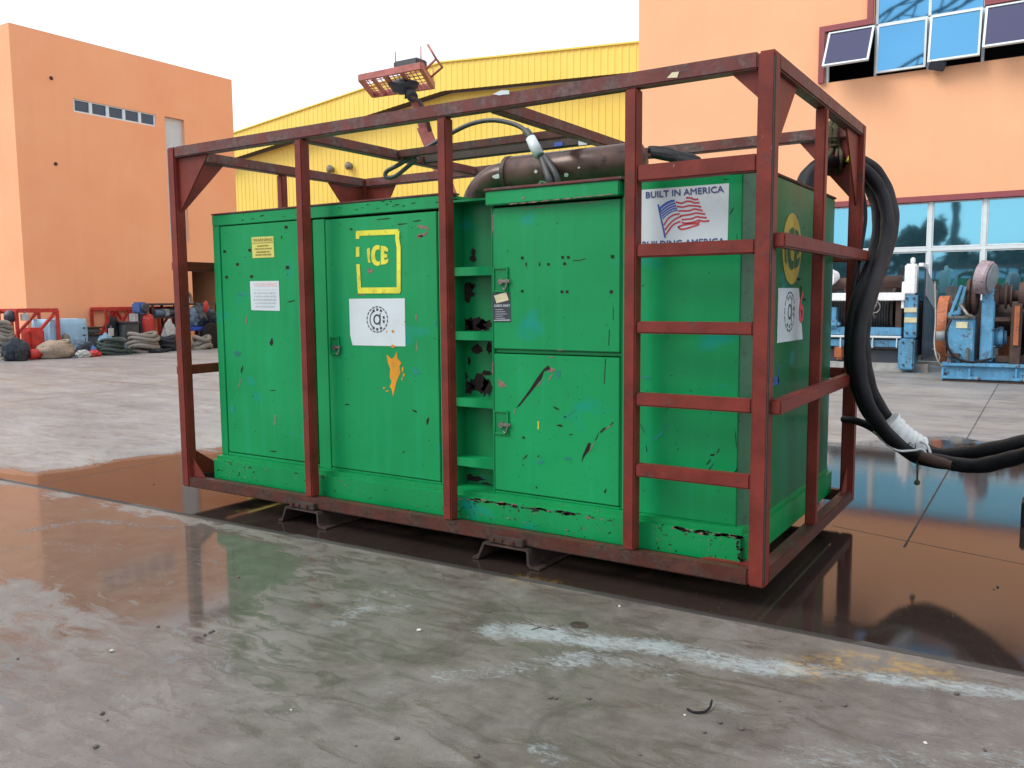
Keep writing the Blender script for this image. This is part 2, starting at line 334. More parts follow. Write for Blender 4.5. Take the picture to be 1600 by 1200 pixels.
class MB:
    def __init__(s): s.b = bmesh.new(); s.mi = 0; s.sm = []
    def _mark(s, faces, mi=None, smooth=False):
        for f in faces:
            f.material_index = s.mi if mi is None else mi; f.smooth = smooth
    def box(s, a, b, bev=0, mi=None, rot=None):
        a = Vector(a); b = Vector(b)
        r = bmesh.ops.create_cube(s.b, size=1); vs = r['verts']; c = (a+b)/2; d = b-a
        for v in vs:
            p = Vector((v.co.x*d.x, v.co.y*d.y, v.co.z*d.z))
            if rot: p = rot @ p
            v.co = p+c
        fs = list({f for v in vs for f in v.link_faces})
        if bev:
            es = list({e for v in vs for e in v.link_edges})
            q = bmesh.ops.bevel(s.b, geom=es, offset=min(bev, .45*min(abs(d.x), abs(d.y), abs(d.z))), segments=2, affect='EDGES')
            fs = list({f for f in fs if f.is_valid} | set(q['faces']))
        s._mark(fs, mi); return s
    def beam(s, p, q, w, h, bev=.006, up=(0, 0, 1), mi=None):
        p = Vector(p); q = Vector(q); d = q-p; L = d.length; z = d.normalized(); u = Vector(up)
        if abs(u.dot(z)) > .98: u = Vector((0, 1, 0))
        x = u.cross(z).normalized(); y = z.cross(x)
        M_ = Matrix((x, y, z)).transposed()
        c = (p+q)/2
        r = bmesh.ops.create_cube(s.b, size=1); vs = r['verts']
        for v in vs: v.co = M_ @ Vector((v.co.x*w, v.co.y*h, v.co.z*L)) + c
        fs = list({f for v in vs for f in v.link_faces})
        if bev:
            es = list({e for v in vs for e in v.link_edges})
            qq = bmesh.ops.bevel(s.b, geom=es, offset=min(bev, .4*min(w, h)), segments=1, affect='EDGES')
            fs = list({f for f in fs if f.is_valid} | set(qq['faces']))
        s._mark(fs, mi); return s
    def tube(s, pts, r, n=10, mi=None, closed=False, caps=True):
        P = [Vector(p) for p in pts]; N = len(P); rs = r if isinstance(r, (list, tuple)) else [r]*N
        rings = []; prev = None
        for i in range(N):
            if closed: t = P[(i+1) % N]-P[i-1]
            else: t = P[min(i+1, N-1)]-P[max(i-1, 0)]
            t.normalize()
            if prev is None:
                a = Vector((0, 0, 1)) if abs(t.z) < .9 else Vector((1, 0, 0)); x = t.cross(a).normalized()
            else: x = (prev-t*prev.dot(t)).normalized()
            prev = x; y = t.cross(x)
            rings.append([s.b.verts.new(P[i]+(x*math.cos(k_)+y*math.sin(k_))*rs[i]) for k_ in [2*math.pi*j/n for j in range(n)]])
        fs = []
        for i in range(N if closed else N-1):
            A, B = rings[i], rings[(i+1) % N]
            for j in range(n): fs.append(s.b.faces.new((A[j], A[(j+1) % n], B[(j+1) % n], B[j])))
        s._mark(fs, mi, True)
        if caps and not closed: s._mark([s.b.faces.new(rings[0][::-1]), s.b.faces.new(rings[-1])], mi)
        return s
    def cyl(s, p, q, r, n=24, mi=None): return s.tube([p, q], r, n, mi)
    def lathe(s, p, q, prof, n=28, mi=None):
        # prof: list of (t along axis 0..1, radius)
        p = Vector(p); q = Vector(q); d = q-p; z = d.normalized(); a = Vector((0, 0, 1)) if abs(z.z) < .9 else Vector((1, 0, 0))
        x = z.cross(a).normalized(); y = z.cross(x); rings = []
        for t, r in prof: rings.append([s.b.verts.new(p+d*t+(x*math.cos(2*math.pi*j/n)+y*math.sin(2*math.pi*j/n))*max(r, .0005)) for j in range(n)])
        fs = []
        for A, B in zip(rings, rings[1:]):
            for j in range(n): fs.append(s.b.faces.new((A[j], A[(j+1) % n], B[(j+1) % n], B[j])))
        s._mark(fs, mi, False)
        s._mark([s.b.faces.new(rings[0][::-1]), s.b.faces.new(rings[-1])], mi)
        return s
    def poly(s, pts, mi=None):
        vs = [s.b.verts.new(Vector(p)) for p in pts]
        try: s._mark([s.b.faces.new(vs)], mi)
        except ValueError: pass
        return s
    def prism(s, pts, off, mi=None):
        off = Vector(off); A = [s.b.verts.new(Vector(p)) for p in pts]; B = [s.b.verts.new(Vector(p)+off) for p in pts]; n = len(A)
        fs = [s.b.faces.new(A), s.b.faces.new(B[::-1])]
        for i in range(n): fs.append(s.b.faces.new((A[i], B[i], B[(i+1) % n], A[(i+1) % n])))
        s._mark(fs, mi); return s
    def blob(s, c, r, seed=0, amp=.25, fr=2.0, sub=3, mi=None, flat=0):
        q = bmesh.ops.create_icosphere(s.b, subdivisions=sub, radius=1); c = Vector(c); r = Vector(r) if not isinstance(r, (int, float)) else Vector((r, r, r))
        for v in q['verts']:
            n_ = v.co.copy(); k_ = 1+amp*mnoise.noise(n_*fr+Vector((seed*7.1, seed*3.3, 0)))+amp*.5*mnoise.noise(n_*fr*3+Vector((seed, 0, 9)))
            p = Vector((n_.x*r.x, n_.y*r.y, n_.z*r.z))*k_
            if flat and p.z < -r.z*flat: p.z = -r.z*flat
            v.co = p+c
        s._mark({f for v in q['verts'] for f in v.link_faces}, mi, True); return s
    def build(s, name, mats, parent=None, label=None, cat=None, group=None, kind=None, recalc=True):
        if recalc: bmesh.ops.recalc_face_normals(s.b, faces=s.b.faces)
        if parent is not None and parent.get('_o') is not None: bmesh.ops.translate(s.b, verts=s.b.verts, vec=-Vector(parent['_o']))
        me = bpy.data.meshes.new(name); s.b.to_mesh(me); s.b.free()
        for mm in (mats if isinstance(mats, (list, tuple)) else [mats]): me.materials.append(MT[mm] if isinstance(mm, str) else mm)
        o = bpy.data.objects.new(name, me); col.objects.link(o)
        if parent is not None: o.parent = parent
        if parent is not None and parent.get('_o') is not None: o['_o'] = list(parent['_o'])
        return tag(o, label, cat, group, kind)
def root(name, loc, label, cat, group=None):
    """an Empty at the thing's base; its parts are modelled in world coordinates and shifted"""
    o = empty(name, loc, label, cat, group); o['_o'] = list(loc); return o
def copy_tree(o, parent=None):
    c = o.copy(); col.objects.link(c)
    if parent is not None: c.parent = parent
    for ch in o.children: copy_tree(ch, c)
    return c
def spline(pts, n=8):
    P = [Vector(p) for p in pts]; out = []
    for i in range(len(P)-1):
        p0, p1, p2, p3 = P[max(i-1, 0)], P[i], P[i+1], P[min(i+2, len(P)-1)]
        for j in range(n):
            t = j/n; out.append(.5*((2*p1)+(p2-p0)*t+(2*p0-5*p1+4*p2-p3)*t*t+(3*p1-p0-3*p2+p3)*t**3))
    out.append(P[-1]); return out

def text_faces(txt, bold=0.0):
    cu = bpy.data.curves.new('t', 'FONT'); cu.body = txt; cu.size = 1; cu.resolution_u = 2; cu.offset = bold
    ob = bpy.data.objects.new('t', cu); col.objects.link(ob)
    dg = bpy.context.evaluated_depsgraph_get(); me = ob.evaluated_get(dg).to_mesh()
    vs = [v.co.copy() for v in me.vertices]; fs = [tuple(p.vertices) for p in me.polygons]
    ob.evaluated_get(dg).to_mesh_clear(); bpy.data.objects.remove(ob); bpy.data.curves.remove(cu)
    return vs, fs
def put_text(mb, txt, fmap, mi=None, bold=0.0, fit=None):
    """fit the text's bounding box to (0..1,0..1) and map through fmap(u,v)->world"""
    vs, fs = text_faces(txt, bold)
    x0, x1 = min(v.x for v in vs), max(v.x for v in vs); y0, y1 = min(v.y for v in vs), max(v.y for v in vs)
    nv = [mb.b.verts.new(fmap((v.x-x0)/(x1-x0), (v.y-y0)/(y1-y0))) for v in vs]
    for f in fs:
        try: ff = mb.b.faces.new([nv[i] for i in f]); ff.material_index = mb.mi if mi is None else mi
        except ValueError: pass
def quad_map(a, b, c, d):
    """bilinear map: a=bottom-left b=bottom-right c=top-right d=top-left"""
    a, b, c, d = map(Vector, (a, b, c, d))
    return lambda u, v: a*(1-u)*(1-v)+b*u*(1-v)+c*u*v+d*(1-u)*v
def stroke(mb, pts, wd, nrm, mi=None):
    """flat ribbon along a polyline lying in a plane with normal nrm"""
    P = [Vector(p) for p in pts]; nrm = Vector(nrm); L = []; Rr = []
    for i in range(len(P)):
        t = (P[min(i+1, len(P)-1)]-P[max(i-1, 0)]).normalized(); s_ = t.cross(nrm).normalized()*wd/2
        L.append(mb.b.verts.new(P[i]+s_)); Rr.append(mb.b.verts.new(P[i]-s_))
    for i in range(len(P)-1):
        f = mb.b.faces.new((L[i], L[i+1], Rr[i+1], Rr[i])); f.material_index = mb.mi if mi is None else mi

# ================================================================= GROUND
def smooth(a, b, x): t = np.clip((x-a)/(b-a), 0, 1); return t*t*(3-2*t)
def vnoise(x, y, f, seed=0):
    x = x*f; y = y*f; xi = np.floor(x).astype(int); yi = np.floor(y).astype(int); tx = x-xi; ty = y-yi
    tx = tx*tx*(3-2*tx); ty = ty*ty*(3-2*ty)
    h = lambda a, b: np.modf(np.abs(np.sin(a*127.1+b*311.7+seed*74.7)*43758.5453))[0]
    return (h(xi, yi)*(1-tx)+h(xi+1, yi)*tx)*(1-ty)+(h(xi, yi+1)*(1-tx)+h(xi+1, yi+1)*tx)*ty
def gp(px, py): v = un(px, py, 'z', 0); return (v.x, v.y)
def poly_sd(X, Y, pts):
    inside = np.zeros(X.shape, bool); dist = np.full(X.shape, 1e9)
    for (x0, y0), (x1, y1) in zip(pts, pts[1:]+pts[:1]):
        cond = ((y0 > Y) != (y1 > Y)); xx = (x1-x0)*(Y-y0)/((y1-y0) or 1e-9)+x0
        inside ^= cond & (X < xx)
        dist = np.minimum(dist, seg_d(X, Y, x0, y0, x1, y1))
    return np.where(inside, dist, -dist)
def seg_d(X, Y, x0, y0, x1, y1):
    dx, dy = x1-x0, y1-y0; t = np.clip(((X-x0)*dx+(Y-y0)*dy)/(dx*dx+dy*dy+1e-12), 0, 1)
    return np.hypot(X-x0-t*dx, Y-y0-t*dy)
def line_d(X, Y, px): 
    q = [gp(*p) for p in px]; d = np.full(X.shape, 1e9)
    for a, b in zip(q, q[1:]): d = np.minimum(d, seg_d(X, Y, *a, *b))
    return d
def axis(a, b, st, far):
    c = np.arange(a, b+1e-6, st); lo = a-np.cumsum(st*1.22**np.arange(1, 60)); hi = b+np.cumsum(st*1.22**np.arange(1, 60))
    lo = lo[lo > -far]; hi = hi[hi < far]; return np.concatenate([[-far], lo[::-1], c, hi, [far]])
xs = axis(-7, 8.2, .045, 400); ys = axis(-3.6, 6, .045, 400)
X, Y = np.meshgrid(xs, ys); nx, ny = len(xs), len(ys)
nzz = vnoise(X, Y, 1.1, 1)*.5+vnoise(X, Y, 2.7, 2)*.3+vnoise(X, Y, 6.3, 3)*.2
jl = -.33+(X+2.18)*(.20/7.87)
wetA = 1.6*smooth(-.35, .55, poly_sd(X, Y, [gp(*p) for p in [(-200, 705), (60, 738), (250, 712), (420, 690), (900, 660), (1330, 690), (1450, 686), (1750, 700), (2100, 760), (2300, 1400), (1600, 1250), (800, 1080), (0, 900), (-200, 820)]])+ (nzz-.5)*.9*smooth(.3, 1.0, Y-jl))
wetA = np.where(Y > jl+.012, wetA, 0)
wetB = .80*smooth(-.25, .25, poly_sd(X, Y, [gp(*p) for p in [(-300, 700), (0, 750), (300, 808), (470, 850), (440, 930), (350, 985), (130, 955), (0, 925), (-300, 930)]])+(nzz-.5)*.6)
wetC = .50*smooth(-.3, .3, poly_sd(X, Y, [gp(*p) for p in [(250, 800), (800, 910), (1700, 1070), (1600, 1130), (950, 1060), (700, 1090), (480, 1080), (250, 1000)]])+(nzz-.5)*.5)
base = np.where(Y < jl, .47, .20)+(nzz-.5)*.3
far_ = smooth(6, 12, np.hypot(X-CAM[0], Y-CAM[1]))
base = base+far_*.02
wet = np.maximum.reduce([wetA*1.0, np.where(Y < jl, wetB, 0), np.where(Y < jl, wetC, 0), base])
left_wet = .16*smooth(-.5, .8, poly_sd(X, Y, [gp(*p) for p in [(-200, 600), (330, 640), (330, 720), (-200, 745)]]))
wet = np.maximum(wet, left_wet)
foam_sheen = np.zeros(X.shape)
for pl, wd, am in [([(690, 1056), (760, 1050), (860, 1032), (940, 1022)], .05, .8), ([(780, 985), (880, 990), (960, 1004), (1030, 1012), (1120, 1032), (1230, 1045)], .085, 1), ([(1200, 1040), (1320, 1052), (1440, 1066), (1600, 1086), (1700, 1100)], .06, .95),
                   ([(830, 1040), (930, 1028), (1010, 1035), (1040, 1052)], .06, .8), ([(525, 975), (560, 952), (632, 948)], .05, .75), ([(545, 955), (575, 930), (640, 925)], .07, .45),
                   ([(845, 1172), (870, 1188)], .05, .9), ([(160, 1085), (230, 1105)], .10, .45), ([(1110, 1100), (1150, 1108)], .06, .5), ([(400, 1010), (425, 1016)], .03, .6), ([(310, 1030), (350, 1045)], .05, .5),
                   ([(200, 1110), (300, 1120)], .25, .22), ([(40, 830), (130, 812), (270, 826)], .05, .55), ([(0, 860), (90, 850), (180, 862)], .1, .35), ([(620, 905), (680, 935)], .16, .35), ([(1250, 1185), (1400, 1180), (1600, 1190)], .08, .5)]:  # left-hand streaks paint sky reflections, the others are foam
    foam_sheen = np.maximum(foam_sheen, am*(1-smooth(wd*.35, wd*1.9, line_d(X, Y, pl)+(nzz-.5)*.05)))
yel = np.zeros(X.shape)
for pl, wd, am in [([(1260, 1045), (1330, 1032), (1420, 1040), (1460, 1055)], .09, 1), ([(800, 903), (860, 912)], .06, .6), ([(370, 800), (440, 785)], .03, 0.8)]:
    yel = np.maximum(yel, am*(1-smooth(wd*.3, wd*1.8, line_d(X, Y, pl))))
dark = np.zeros(X.shape)
for pl, wd, am in [([(690, 1160), (760, 1120)], .04, .5), ([(770, 1160), (810, 1140)], .04, .5), ([(0, 1000), (20, 1060)], .12, .4), ([(1000, 1150), (1300, 1130)], .15, .18)]:
    dark = np.maximum(dark, am*(1-smooth(wd*.4, wd*1.6, line_d(X, Y, pl))))
Z = np.zeros(X.shape)
co = np.stack([X, Y, Z], -1).reshape(-1, 3)
idx = np.arange(nx*ny).reshape(ny, nx)
fc = np.stack([idx[:-1, :-1], idx[:-1, 1:], idx[1:, 1:], idx[1:, :-1]], -1).reshape(-1, 4)
me = bpy.data.meshes.new('ground'); me.vertices.add(len(co)); me.vertices.foreach_set('co', co.ravel())
me.loops.add(fc.size); me.loops.foreach_set('vertex_index', fc.ravel().astype(np.int32)); me.polygons.add(len(fc))
me.polygons.foreach_set('loop_start', (np.arange(len(fc))*4).astype(np.int32)); me.update(calc_edges=True)
near_ = np.where(Y < jl, 1.0, .0)*(.42+.58*smooth(1.2, 4.2, X+.5*(Y+2)))*smooth(14, 7, np.hypot(X-CAM[0], Y-CAM[1]))  # weaker on the left, so paler: sky sheen mixed into the colour
for nm, A in (('near', near_), ('wet', wet), ('foam_sheen', foam_sheen), ('yellow', yel), ('dark', dark)):
    at = me.attributes.new(nm, 'FLOAT', 'POINT'); at.data.foreach_set('value', A.ravel().astype(np.float32))
me.materials.append(ground_mat())
go = bpy.data.objects.new('ground', me); col.objects.link(go); tag(go, kind='structure')
#BUILDINGS
# ================================================================= BUILDINGS
# left orange building, its long wall lies in the plane x = LX
LX = -20.5
def lp(px, py): return un(px, py, 'x', LX)
LB = root('orange_building', (LX, 9.6, 0), 'plain orange rendered building at the left with a strip of five small high windows', 'building')
y0 = lp(13, 37).y; y1 = lp(362, 128).y; HZ = lp(200, 83).z
gy0 = lp(303, 500).y; gz = lp(330, 417).z       # garage opening
wy0 = lp(115, 165).y; wy1 = lp(243, 185).y; wz0, wz1 = lp(243, 198).z, lp(243, 179).z
sy0, sy1 = lp(258, 200).y, lp(288, 200).y; sz1 = lp(270, 184).z; sz0 = lp(289, 379).z
gy1 = y1-.35
b = MB(); T = .3
ycuts = sorted([y0, wy0, wy1, sy0, sy1, gy0, gy1, y1])
def wallstrip(a, c, z0, z1): b.box((LX-T, a, z0), (LX, c, z1))
def holes(a, c):
    mid = (a+c)/2; h = []
    if wy0 < mid < wy1: h.append((wz0, wz1))
    if sy0 < mid < sy1: h.append((sz0, sz1))
    if gy0 < mid < gy1: h.append((0, gz))
    return sorted(h)
for a, c in zip(ycuts, ycuts[1:]):
    z = 0
    for h0, h1 in holes(a, c):
        if h0 > z: wallstrip(a, c, z, h0)
        z = h1
    wallstrip(a, c, z, HZ)
b.box((LX-11, y0, 0), (LX-T, y0+.3, HZ)); b.box((LX-11, y1-.3, 0), (LX-T, y1, HZ)); b.box((LX-11.3, y0, 0), (LX-11, y1, HZ))
b.build('wall', 'orange_wall', LB)
MB().box((LX-11, y0+.3, HZ-.5), (LX-T, y1-.3, HZ-.3)).build('roof', 'concrete', LB)
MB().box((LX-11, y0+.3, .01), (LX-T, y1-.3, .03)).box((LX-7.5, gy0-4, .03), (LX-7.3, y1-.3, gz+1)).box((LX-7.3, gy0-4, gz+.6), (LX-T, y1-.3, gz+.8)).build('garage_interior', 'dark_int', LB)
nW = 5
for i in range(nW):
    a = wy0+(wy1-wy0)*i/nW; c = wy0+(wy1-wy0)*(i+1)/nW
    f = MB(); t = .05
    for q in ((a, wz0, a+t, wz1), (c-t, wz0, c, wz1), (a+t, wz0, c-t, wz0+t), (a+t, wz1-t*.7, c-t, wz1)): f.box((LX-.12, q[0], q[1]), (LX-.03, q[2], q[3]))
    fo = f.build('window', 'aframe', LB)
    g = MB(); g.box((LX-.10, a+t, wz0+t), (LX-.08, c-t, wz1-t*.7)).build('pane', 'glass_navy', fo)
f = MB(); n = 34
f.box((LX-.2, sy0, sz0), (LX-.18, sy1, sz1))
for i in range(n):
    zz = sz0+(sz1-sz0)*(i+.5)/n; f.box((LX-.15, sy0, zz-.07), (LX-.13, sy1, zz+.06), rot=Matrix.Rotation(.12, 3, 'Y'))
f.build('louvre', 'shutter', LB)
for px, py in ((80, 122), (87, 256)):
    p = lp(px, py); MB().lathe(p, p+Vector((.06, 0, 0)), [(0, .06), (1, .03)], 12).build('wall_vent', 'rust', LB)
# lamp in garage
p = un(312, 454, 'x', LX-3); lr = root('ceiling_light', tuple(p), 'white strip light hanging in the dark garage opening', 'light')
MB().box(p-Vector((.1, .55, .09)), p+Vector((.1, .55, .09)), .03).build('lamp_cover', 'sign_white', lr)
for _y in (-.3, .3): MB().tube([p+Vector((0, _y, .09)), p+Vector((0, _y, .8))], .015, 6).build('hanger', 'zinc', lr)

# yellow clad hall
YY = 27.0
def yp(px, py, Y=None): return un(px, py, 'y', YY if Y is None else Y)
YB = root('yellow_hall', (yp(690, 300).x, YY, 0), 'yellow corrugated metal hall with a low gable behind the green power unit', 'building')
def sheet(mb, top, bot, Y, pitch=.30, dep=.02):
    """corrugated sheet between two polylines of (x,z)"""
    x = top[0][0]; xe = top[-1][0]; prof = [(0, 0), (.62, 0), (.70, -1), (.92, -1), (1.0, 0)]
    ti = lambda pl, x: float(np.interp(x, [p[0] for p in pl], [p[1] for p in pl])); prev = None
    while x < xe:
        for u, d in prof[:-1]:
            xx = x+u*pitch; A = mb.b.verts.new((xx, Y+d*dep, ti(bot, xx))); B = mb.b.verts.new((xx, Y+d*dep, ti(top, xx)))
            if prev: mb.b.faces.new((prev[0], A, B, prev[1]))
            prev = (A, B)
        x += pitch
FA = YY-.6
tops = [yp(p[0], p[1], FA) for p in ((300, 230.5), (690, 98), (1130, 53))]; bots = [yp(p[0], p[1], FA) for p in ((300, 268), (692, 142), (1130, 99))]
b = MB(); sheet(b, [(t.x, t.z) for t in tops], [(t.x, t.z) for t in bots], FA); b.build('fascia', 'yellow_clad', YB, recalc=False)
b = MB(); sheet(b, [(t.x, t.z) for t in bots], [(bots[0].x, 0), (bots[-1].x, 0)], YY); b.build('wall', 'yellow_clad', YB, recalc=False)
b = MB()
for A, B in zip(bots, bots[1:]): b.prism([A+Vector((0, .02, .05)), B+Vector((0, .02, .05)), B+Vector((0, .7, .05)), A+Vector((0, .7, .05))], (0, 0, .06))
b.build('soffit', 'rust', YB)
b = MB()
for A, B in zip(tops, tops[1:]): b.beam(A+Vector((0, .0, .02)), B+Vector((0, .0, .02)), .16, .07)
b.build('ridge_flashing', 'yellow_clad', YB)
b = MB(); A, B, Cc = tops
for P, Q in ((A, B), (B, Cc)): b.prism([P+Vector((0, .08, -.02)), Q+Vector((0, .08, -.02)), Q+Vector((0, 22, -.02)), P+Vector((0, 22, -.02))], (0, 0, -.12))
b.build('roof', 'zinc', YB)
for px, py in ((520, 265), (549, 260)):
    p = yp(px, py); b = MB(); b.lathe(p, p+Vector((0, -.35, .0)), [(0, .12), (.3, .17), (.7, .2), (.95, .12), (1, .02)], 14)
    b.build('vent_cowl', 'zinc', YB)

# right peach building with curtain glazing
RY = 18.0
def rp_(px, py, Y=RY): return un(px, py, 'y', Y)
RB = root('peach_office_building', (8, RY, 0), 'tall peach rendered office building with blue mirror windows and maroon trim at the right', 'building')
xl = rp_(998, 67).x; xr = 20.0
x_w0 = rp_(1290, 100).x; x_w1 = rp_(1366, 40).x
sill = rp_(1290, 131).z; sillb = rp_(1600, 86).z; sill = (sill+sillb)/2; mid = rp_(1368, 40).z; topz = 13.5
gt = (rp_(1452, 313).z+rp_(1292, 327).z)/2; gl = x_w0-.05; gr = 16.0
b = MB()
b.box((xl, RY, 0), (gl, RY+.35, gt)); b.box((xl, RY, gt), (xr, RY+.35, sill))            # left of glazing, band between
b.box((gr, RY, 0), (xr, RY+.35, gt))
b.box((xl, RY, sill), (x_w0, RY+.35, topz)); b.box((x_w0, RY, mid+.05), (x_w1, RY+.35, topz))
xe1 = rp_(1536, 40).x
b.box((xe1, RY, mid+.42), (xr, RY+.35, topz)); b.box((14, RY, sill), (xr, RY+.35, mid+.42))
b.box((xl, RY+.35, 0), (xl+.35, RY+8.7, topz)); b.box((xr-.35, RY+.35, 0), (xr, RY+8.7, topz)); b.box((xl+.35, RY+8.3, 0), (xr-.35, RY+8.7, topz))
b.build('wall', 'orange_wall_r', RB)
MB().box((gl, RY-.02, 0), (gr, RY+.35, .37)).build('plinth', 'dkgrey', RB)
MB().box((xl+.35, RY+.35, topz-.4), (xr-.35, RY+8.3, topz-.2)).build('roof', 'concrete', RB)
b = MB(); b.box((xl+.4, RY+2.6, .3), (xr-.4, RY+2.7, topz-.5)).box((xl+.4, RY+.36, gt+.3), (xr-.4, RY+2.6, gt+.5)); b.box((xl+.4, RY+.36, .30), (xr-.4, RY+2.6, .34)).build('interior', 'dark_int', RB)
tr = .13
b = MB()
b.box((gl-.05, RY-.08, gt), (gr+.05, RY+.1, gt+tr)); b.build('lower_trim', 'maroon', RB)
b = MB()
b.box((x_w0-.02-tr, RY-.09, sill), (x_w0-.02, RY+.1, mid+.03)); b.box((x_w0-.02-tr, RY-.09, mid+.03), (x_w1-.02, RY+.1, mid+.03+tr))
b.box((x_w1-.02-tr, RY-.092, mid+.03+tr), (x_w1-.02, RY+.1, topz-.3)); b.box((xe1+.02, RY-.09, mid+.02), (14, RY+.1, mid+.6))
b.build('upper_trim', 'maroon', RB)
# lower glazing
mul = [rp_(p, 360).x for p in (1296, 1374, 1453, 1538)]; stp = mul[3]-mul[2]
mul = mul+[mul[-1]+stp*i for i in range(1, 8)]; mul = [x for x in mul if x < gr]
tz = rp_(1500, 388).z
b = MB()
for x in mul: b.box((x-.04, RY+.0, .38), (x+.04, RY+.13, gt-.005))
for a, c in zip(mul, mul[1:]): b.box((a+.04, RY+.0, tz-.04), (c-.04, RY+.13, tz+.04))
b.build('curtain_frame', 'aframe', RB)
for i in range(len(mul)-1):
    a, c = mul[i], mul[i+1]
    for (z0, z1) in ((.39, tz-.045), (tz+.045, gt-.01)):
        f = MB(); t = .03; a += .031; c -= .031
        for q in ((a+.01, z0, a+.01+t, z1), (c-.01-t, z0, c-.01, z1), (a+.01+t, z0, c-.01-t, z0+t), (a+.01+t, z1-t, c-.01-t, z1)): f.box((q[0], RY+.02, q[1]), (q[2], RY+.1, q[3]), .004)
        fo = f.build('window', 'aframe', RB)
        r_ = random.uniform(-.002, .002)
        g = MB(); g.box((a+.01+t, RY+.05, z0+t), (c-.01-t, RY+.06, z1-t)); g.build('pane', 'glass', fo); a -= .031; c += .031
# upper windows : fixed panes over awning panes
ux = [rp_(p, 90).x for p in (1293, 1368, 1450, 1535, 1622)]; ux += [ux[-1]+stp, ux[-1]+2*stp]
for i in range(6):
    a, c = ux[i], ux[i+1]; c = min(c, 13.9)
    if a > 13: break
    ang = [34, 3, 14, 27, 0, 20][i]
    h = mid-sill-.06; f = MB(); t = .045; A_ = math.radians(ang)
    def q3(x, s_, d=0):  # s_ distance down the sash, d thickness outward
        return Vector((x, RY-.03-math.sin(A_)*s_-math.cos(A_)*d, mid-.03-math.cos(A_)*s_+math.sin(A_)*d))
    def slab(x0, s0, x1, s1, d0, d1, mb): mb.prism([q3(x0, s0, d0), q3(x1, s0, d0), q3(x1, s1, d0), q3(x0, s1, d0)], q3(0, 0, d1)-q3(0, 0, d0))
    slab(a+.03, 0, a+.03+t, h, 0, .05, f); slab(c-.03-t, 0, c-.03, h, 0, .05, f); slab(a+.03+t, 0, c-.03-t, t, 0, .05, f); slab(a+.03+t, h-t, c-.03-t, h, 0, .05, f)
    fo = f.build('awning_window', 'aframe', RB); g = MB(); slab(a+.03+t, t, c-.03-t, h-t, .02, .03, g); g.build('pane', 'glass_dark' if ang > 20 else 'glass_up', fo)  # open sashes: dimmer reflection put into a darker pane colour
    f = MB()
    f.box((a-.03, RY+.02, sill), (a+.03, RY+.12, mid)); f.box((a+.03, RY+.02, mid-.03), (c-.03, RY+.12, mid+.03))
    if i in (1, 2): f.box((a-.03, RY+.02, mid+.03), (a+.03, RY+.12, topz-.3)); f.box((a+.03, RY+.02, topz-.5), (c-.03, RY+.12, topz-.3))
    fo = f.build('window', 'aframe', RB)
    if i in (1, 2): MB().box((a+.03, RY+.05, mid+.03), (c-.03, RY+.06, topz-.5)).build('pane', 'glass_up', fo)
MB().box((xe1+.0, RY+.02, mid+.03), (xe1+.05, RY+.12, topz-.3)).build('mullion', 'aframe', RB)
# flood lamp on the sill
p = rp_(1465, 100, RY-.2); fl = root('floodlight', tuple(p), 'small black floodlight hanging below the open office window', 'lamp')
MB().box(p-Vector((.17, .1, .12)), p+Vector((.17, .12, .1)), .02, rot=Matrix.Rotation(.5, 3, 'X')@Matrix.Rotation(.3, 3, 'Y')).build('housing', 'ink_black', fl)
MB().tube([p+Vector((-.1, .02, .05)), p+Vector((-.12, .2, .14))], .02, 6).tube([p+Vector((.1, .02, .05)), p+Vector((.12, .2, .14))], .02, 6).build('bracket', 'steel_dark', fl)
#CAGE
# ================================================================= CAGE
Lc, Wc, Hc = 4.576, 2.179, 2.6; T = .08; z0, z1 = G, G+Hc
CG = root('lifting_cage', (0, 0, 0), 'rusty oxide red steel tube cage with a ladder side standing round the green power unit', 'cage')
def part(name, mat, *boxes, bev=.008, par=CG):
    b = MB()
    for a, c in boxes: b.box(a, c, bev)
    return b.build(name, mat, par)
C4 = .085
for x, y in ((0, 0), (Lc-C4, 0), (Lc-C4, Wc-C4), (0, Wc-C4)):
    b = MB(); b.box((x, y, z0+.0), (x+C4, y+C4, z1), .01)
    b.build('corner_post', 'red', CG)
# front posts
for xc, wd in ((1.395, .068), (2.604, .065), (3.833, .068)):
    part('post', 'red', ((xc-wd/2+0, .004, z0+T+.001), (xc+wd/2, .084, z1-T-.001)))
part('post', 'red', ((Lc-.064, 1.035, z0+T+.001), (Lc-.003, 1.10, z1-T-.001)))
part('post', 'red', ((.003, 1.07, z0+T+.001), (.065, 1.14, z1-T-.001)))
for xc in (1.395, 2.95): part('post', 'red', ((xc-.033, Wc-.082, z0+T+.001), (xc+.033, Wc-.004, z1-T-.001)))
e = C4+.001
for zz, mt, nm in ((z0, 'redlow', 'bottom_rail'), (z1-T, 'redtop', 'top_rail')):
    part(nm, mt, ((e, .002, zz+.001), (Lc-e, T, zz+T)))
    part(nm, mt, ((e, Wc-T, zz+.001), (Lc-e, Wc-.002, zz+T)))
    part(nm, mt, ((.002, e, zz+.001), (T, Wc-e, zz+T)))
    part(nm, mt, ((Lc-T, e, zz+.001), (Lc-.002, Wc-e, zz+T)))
for za, zb in ((2.165, 2.25), (1.775, 1.845), (1.378, 1.442), (.993, 1.063), (.61, .68)):
    part('ladder_rung', 'red', ((3.868, .012, za), (Lc-e, .074, zb)))
for za, zb in ((1.80, 1.872), (.992, 1.066)):
    part('side_rail', 'red', ((Lc-.002, .03, za), (Lc+.055, Wc-.05, zb)))
    part('side_rail', 'red', ((-.05, .03, za), (.002, Wc-.05, zb)))
    part('back_rail', 'red', ((e, Wc-.07, za), (Lc-e, Wc-.012, zb)))
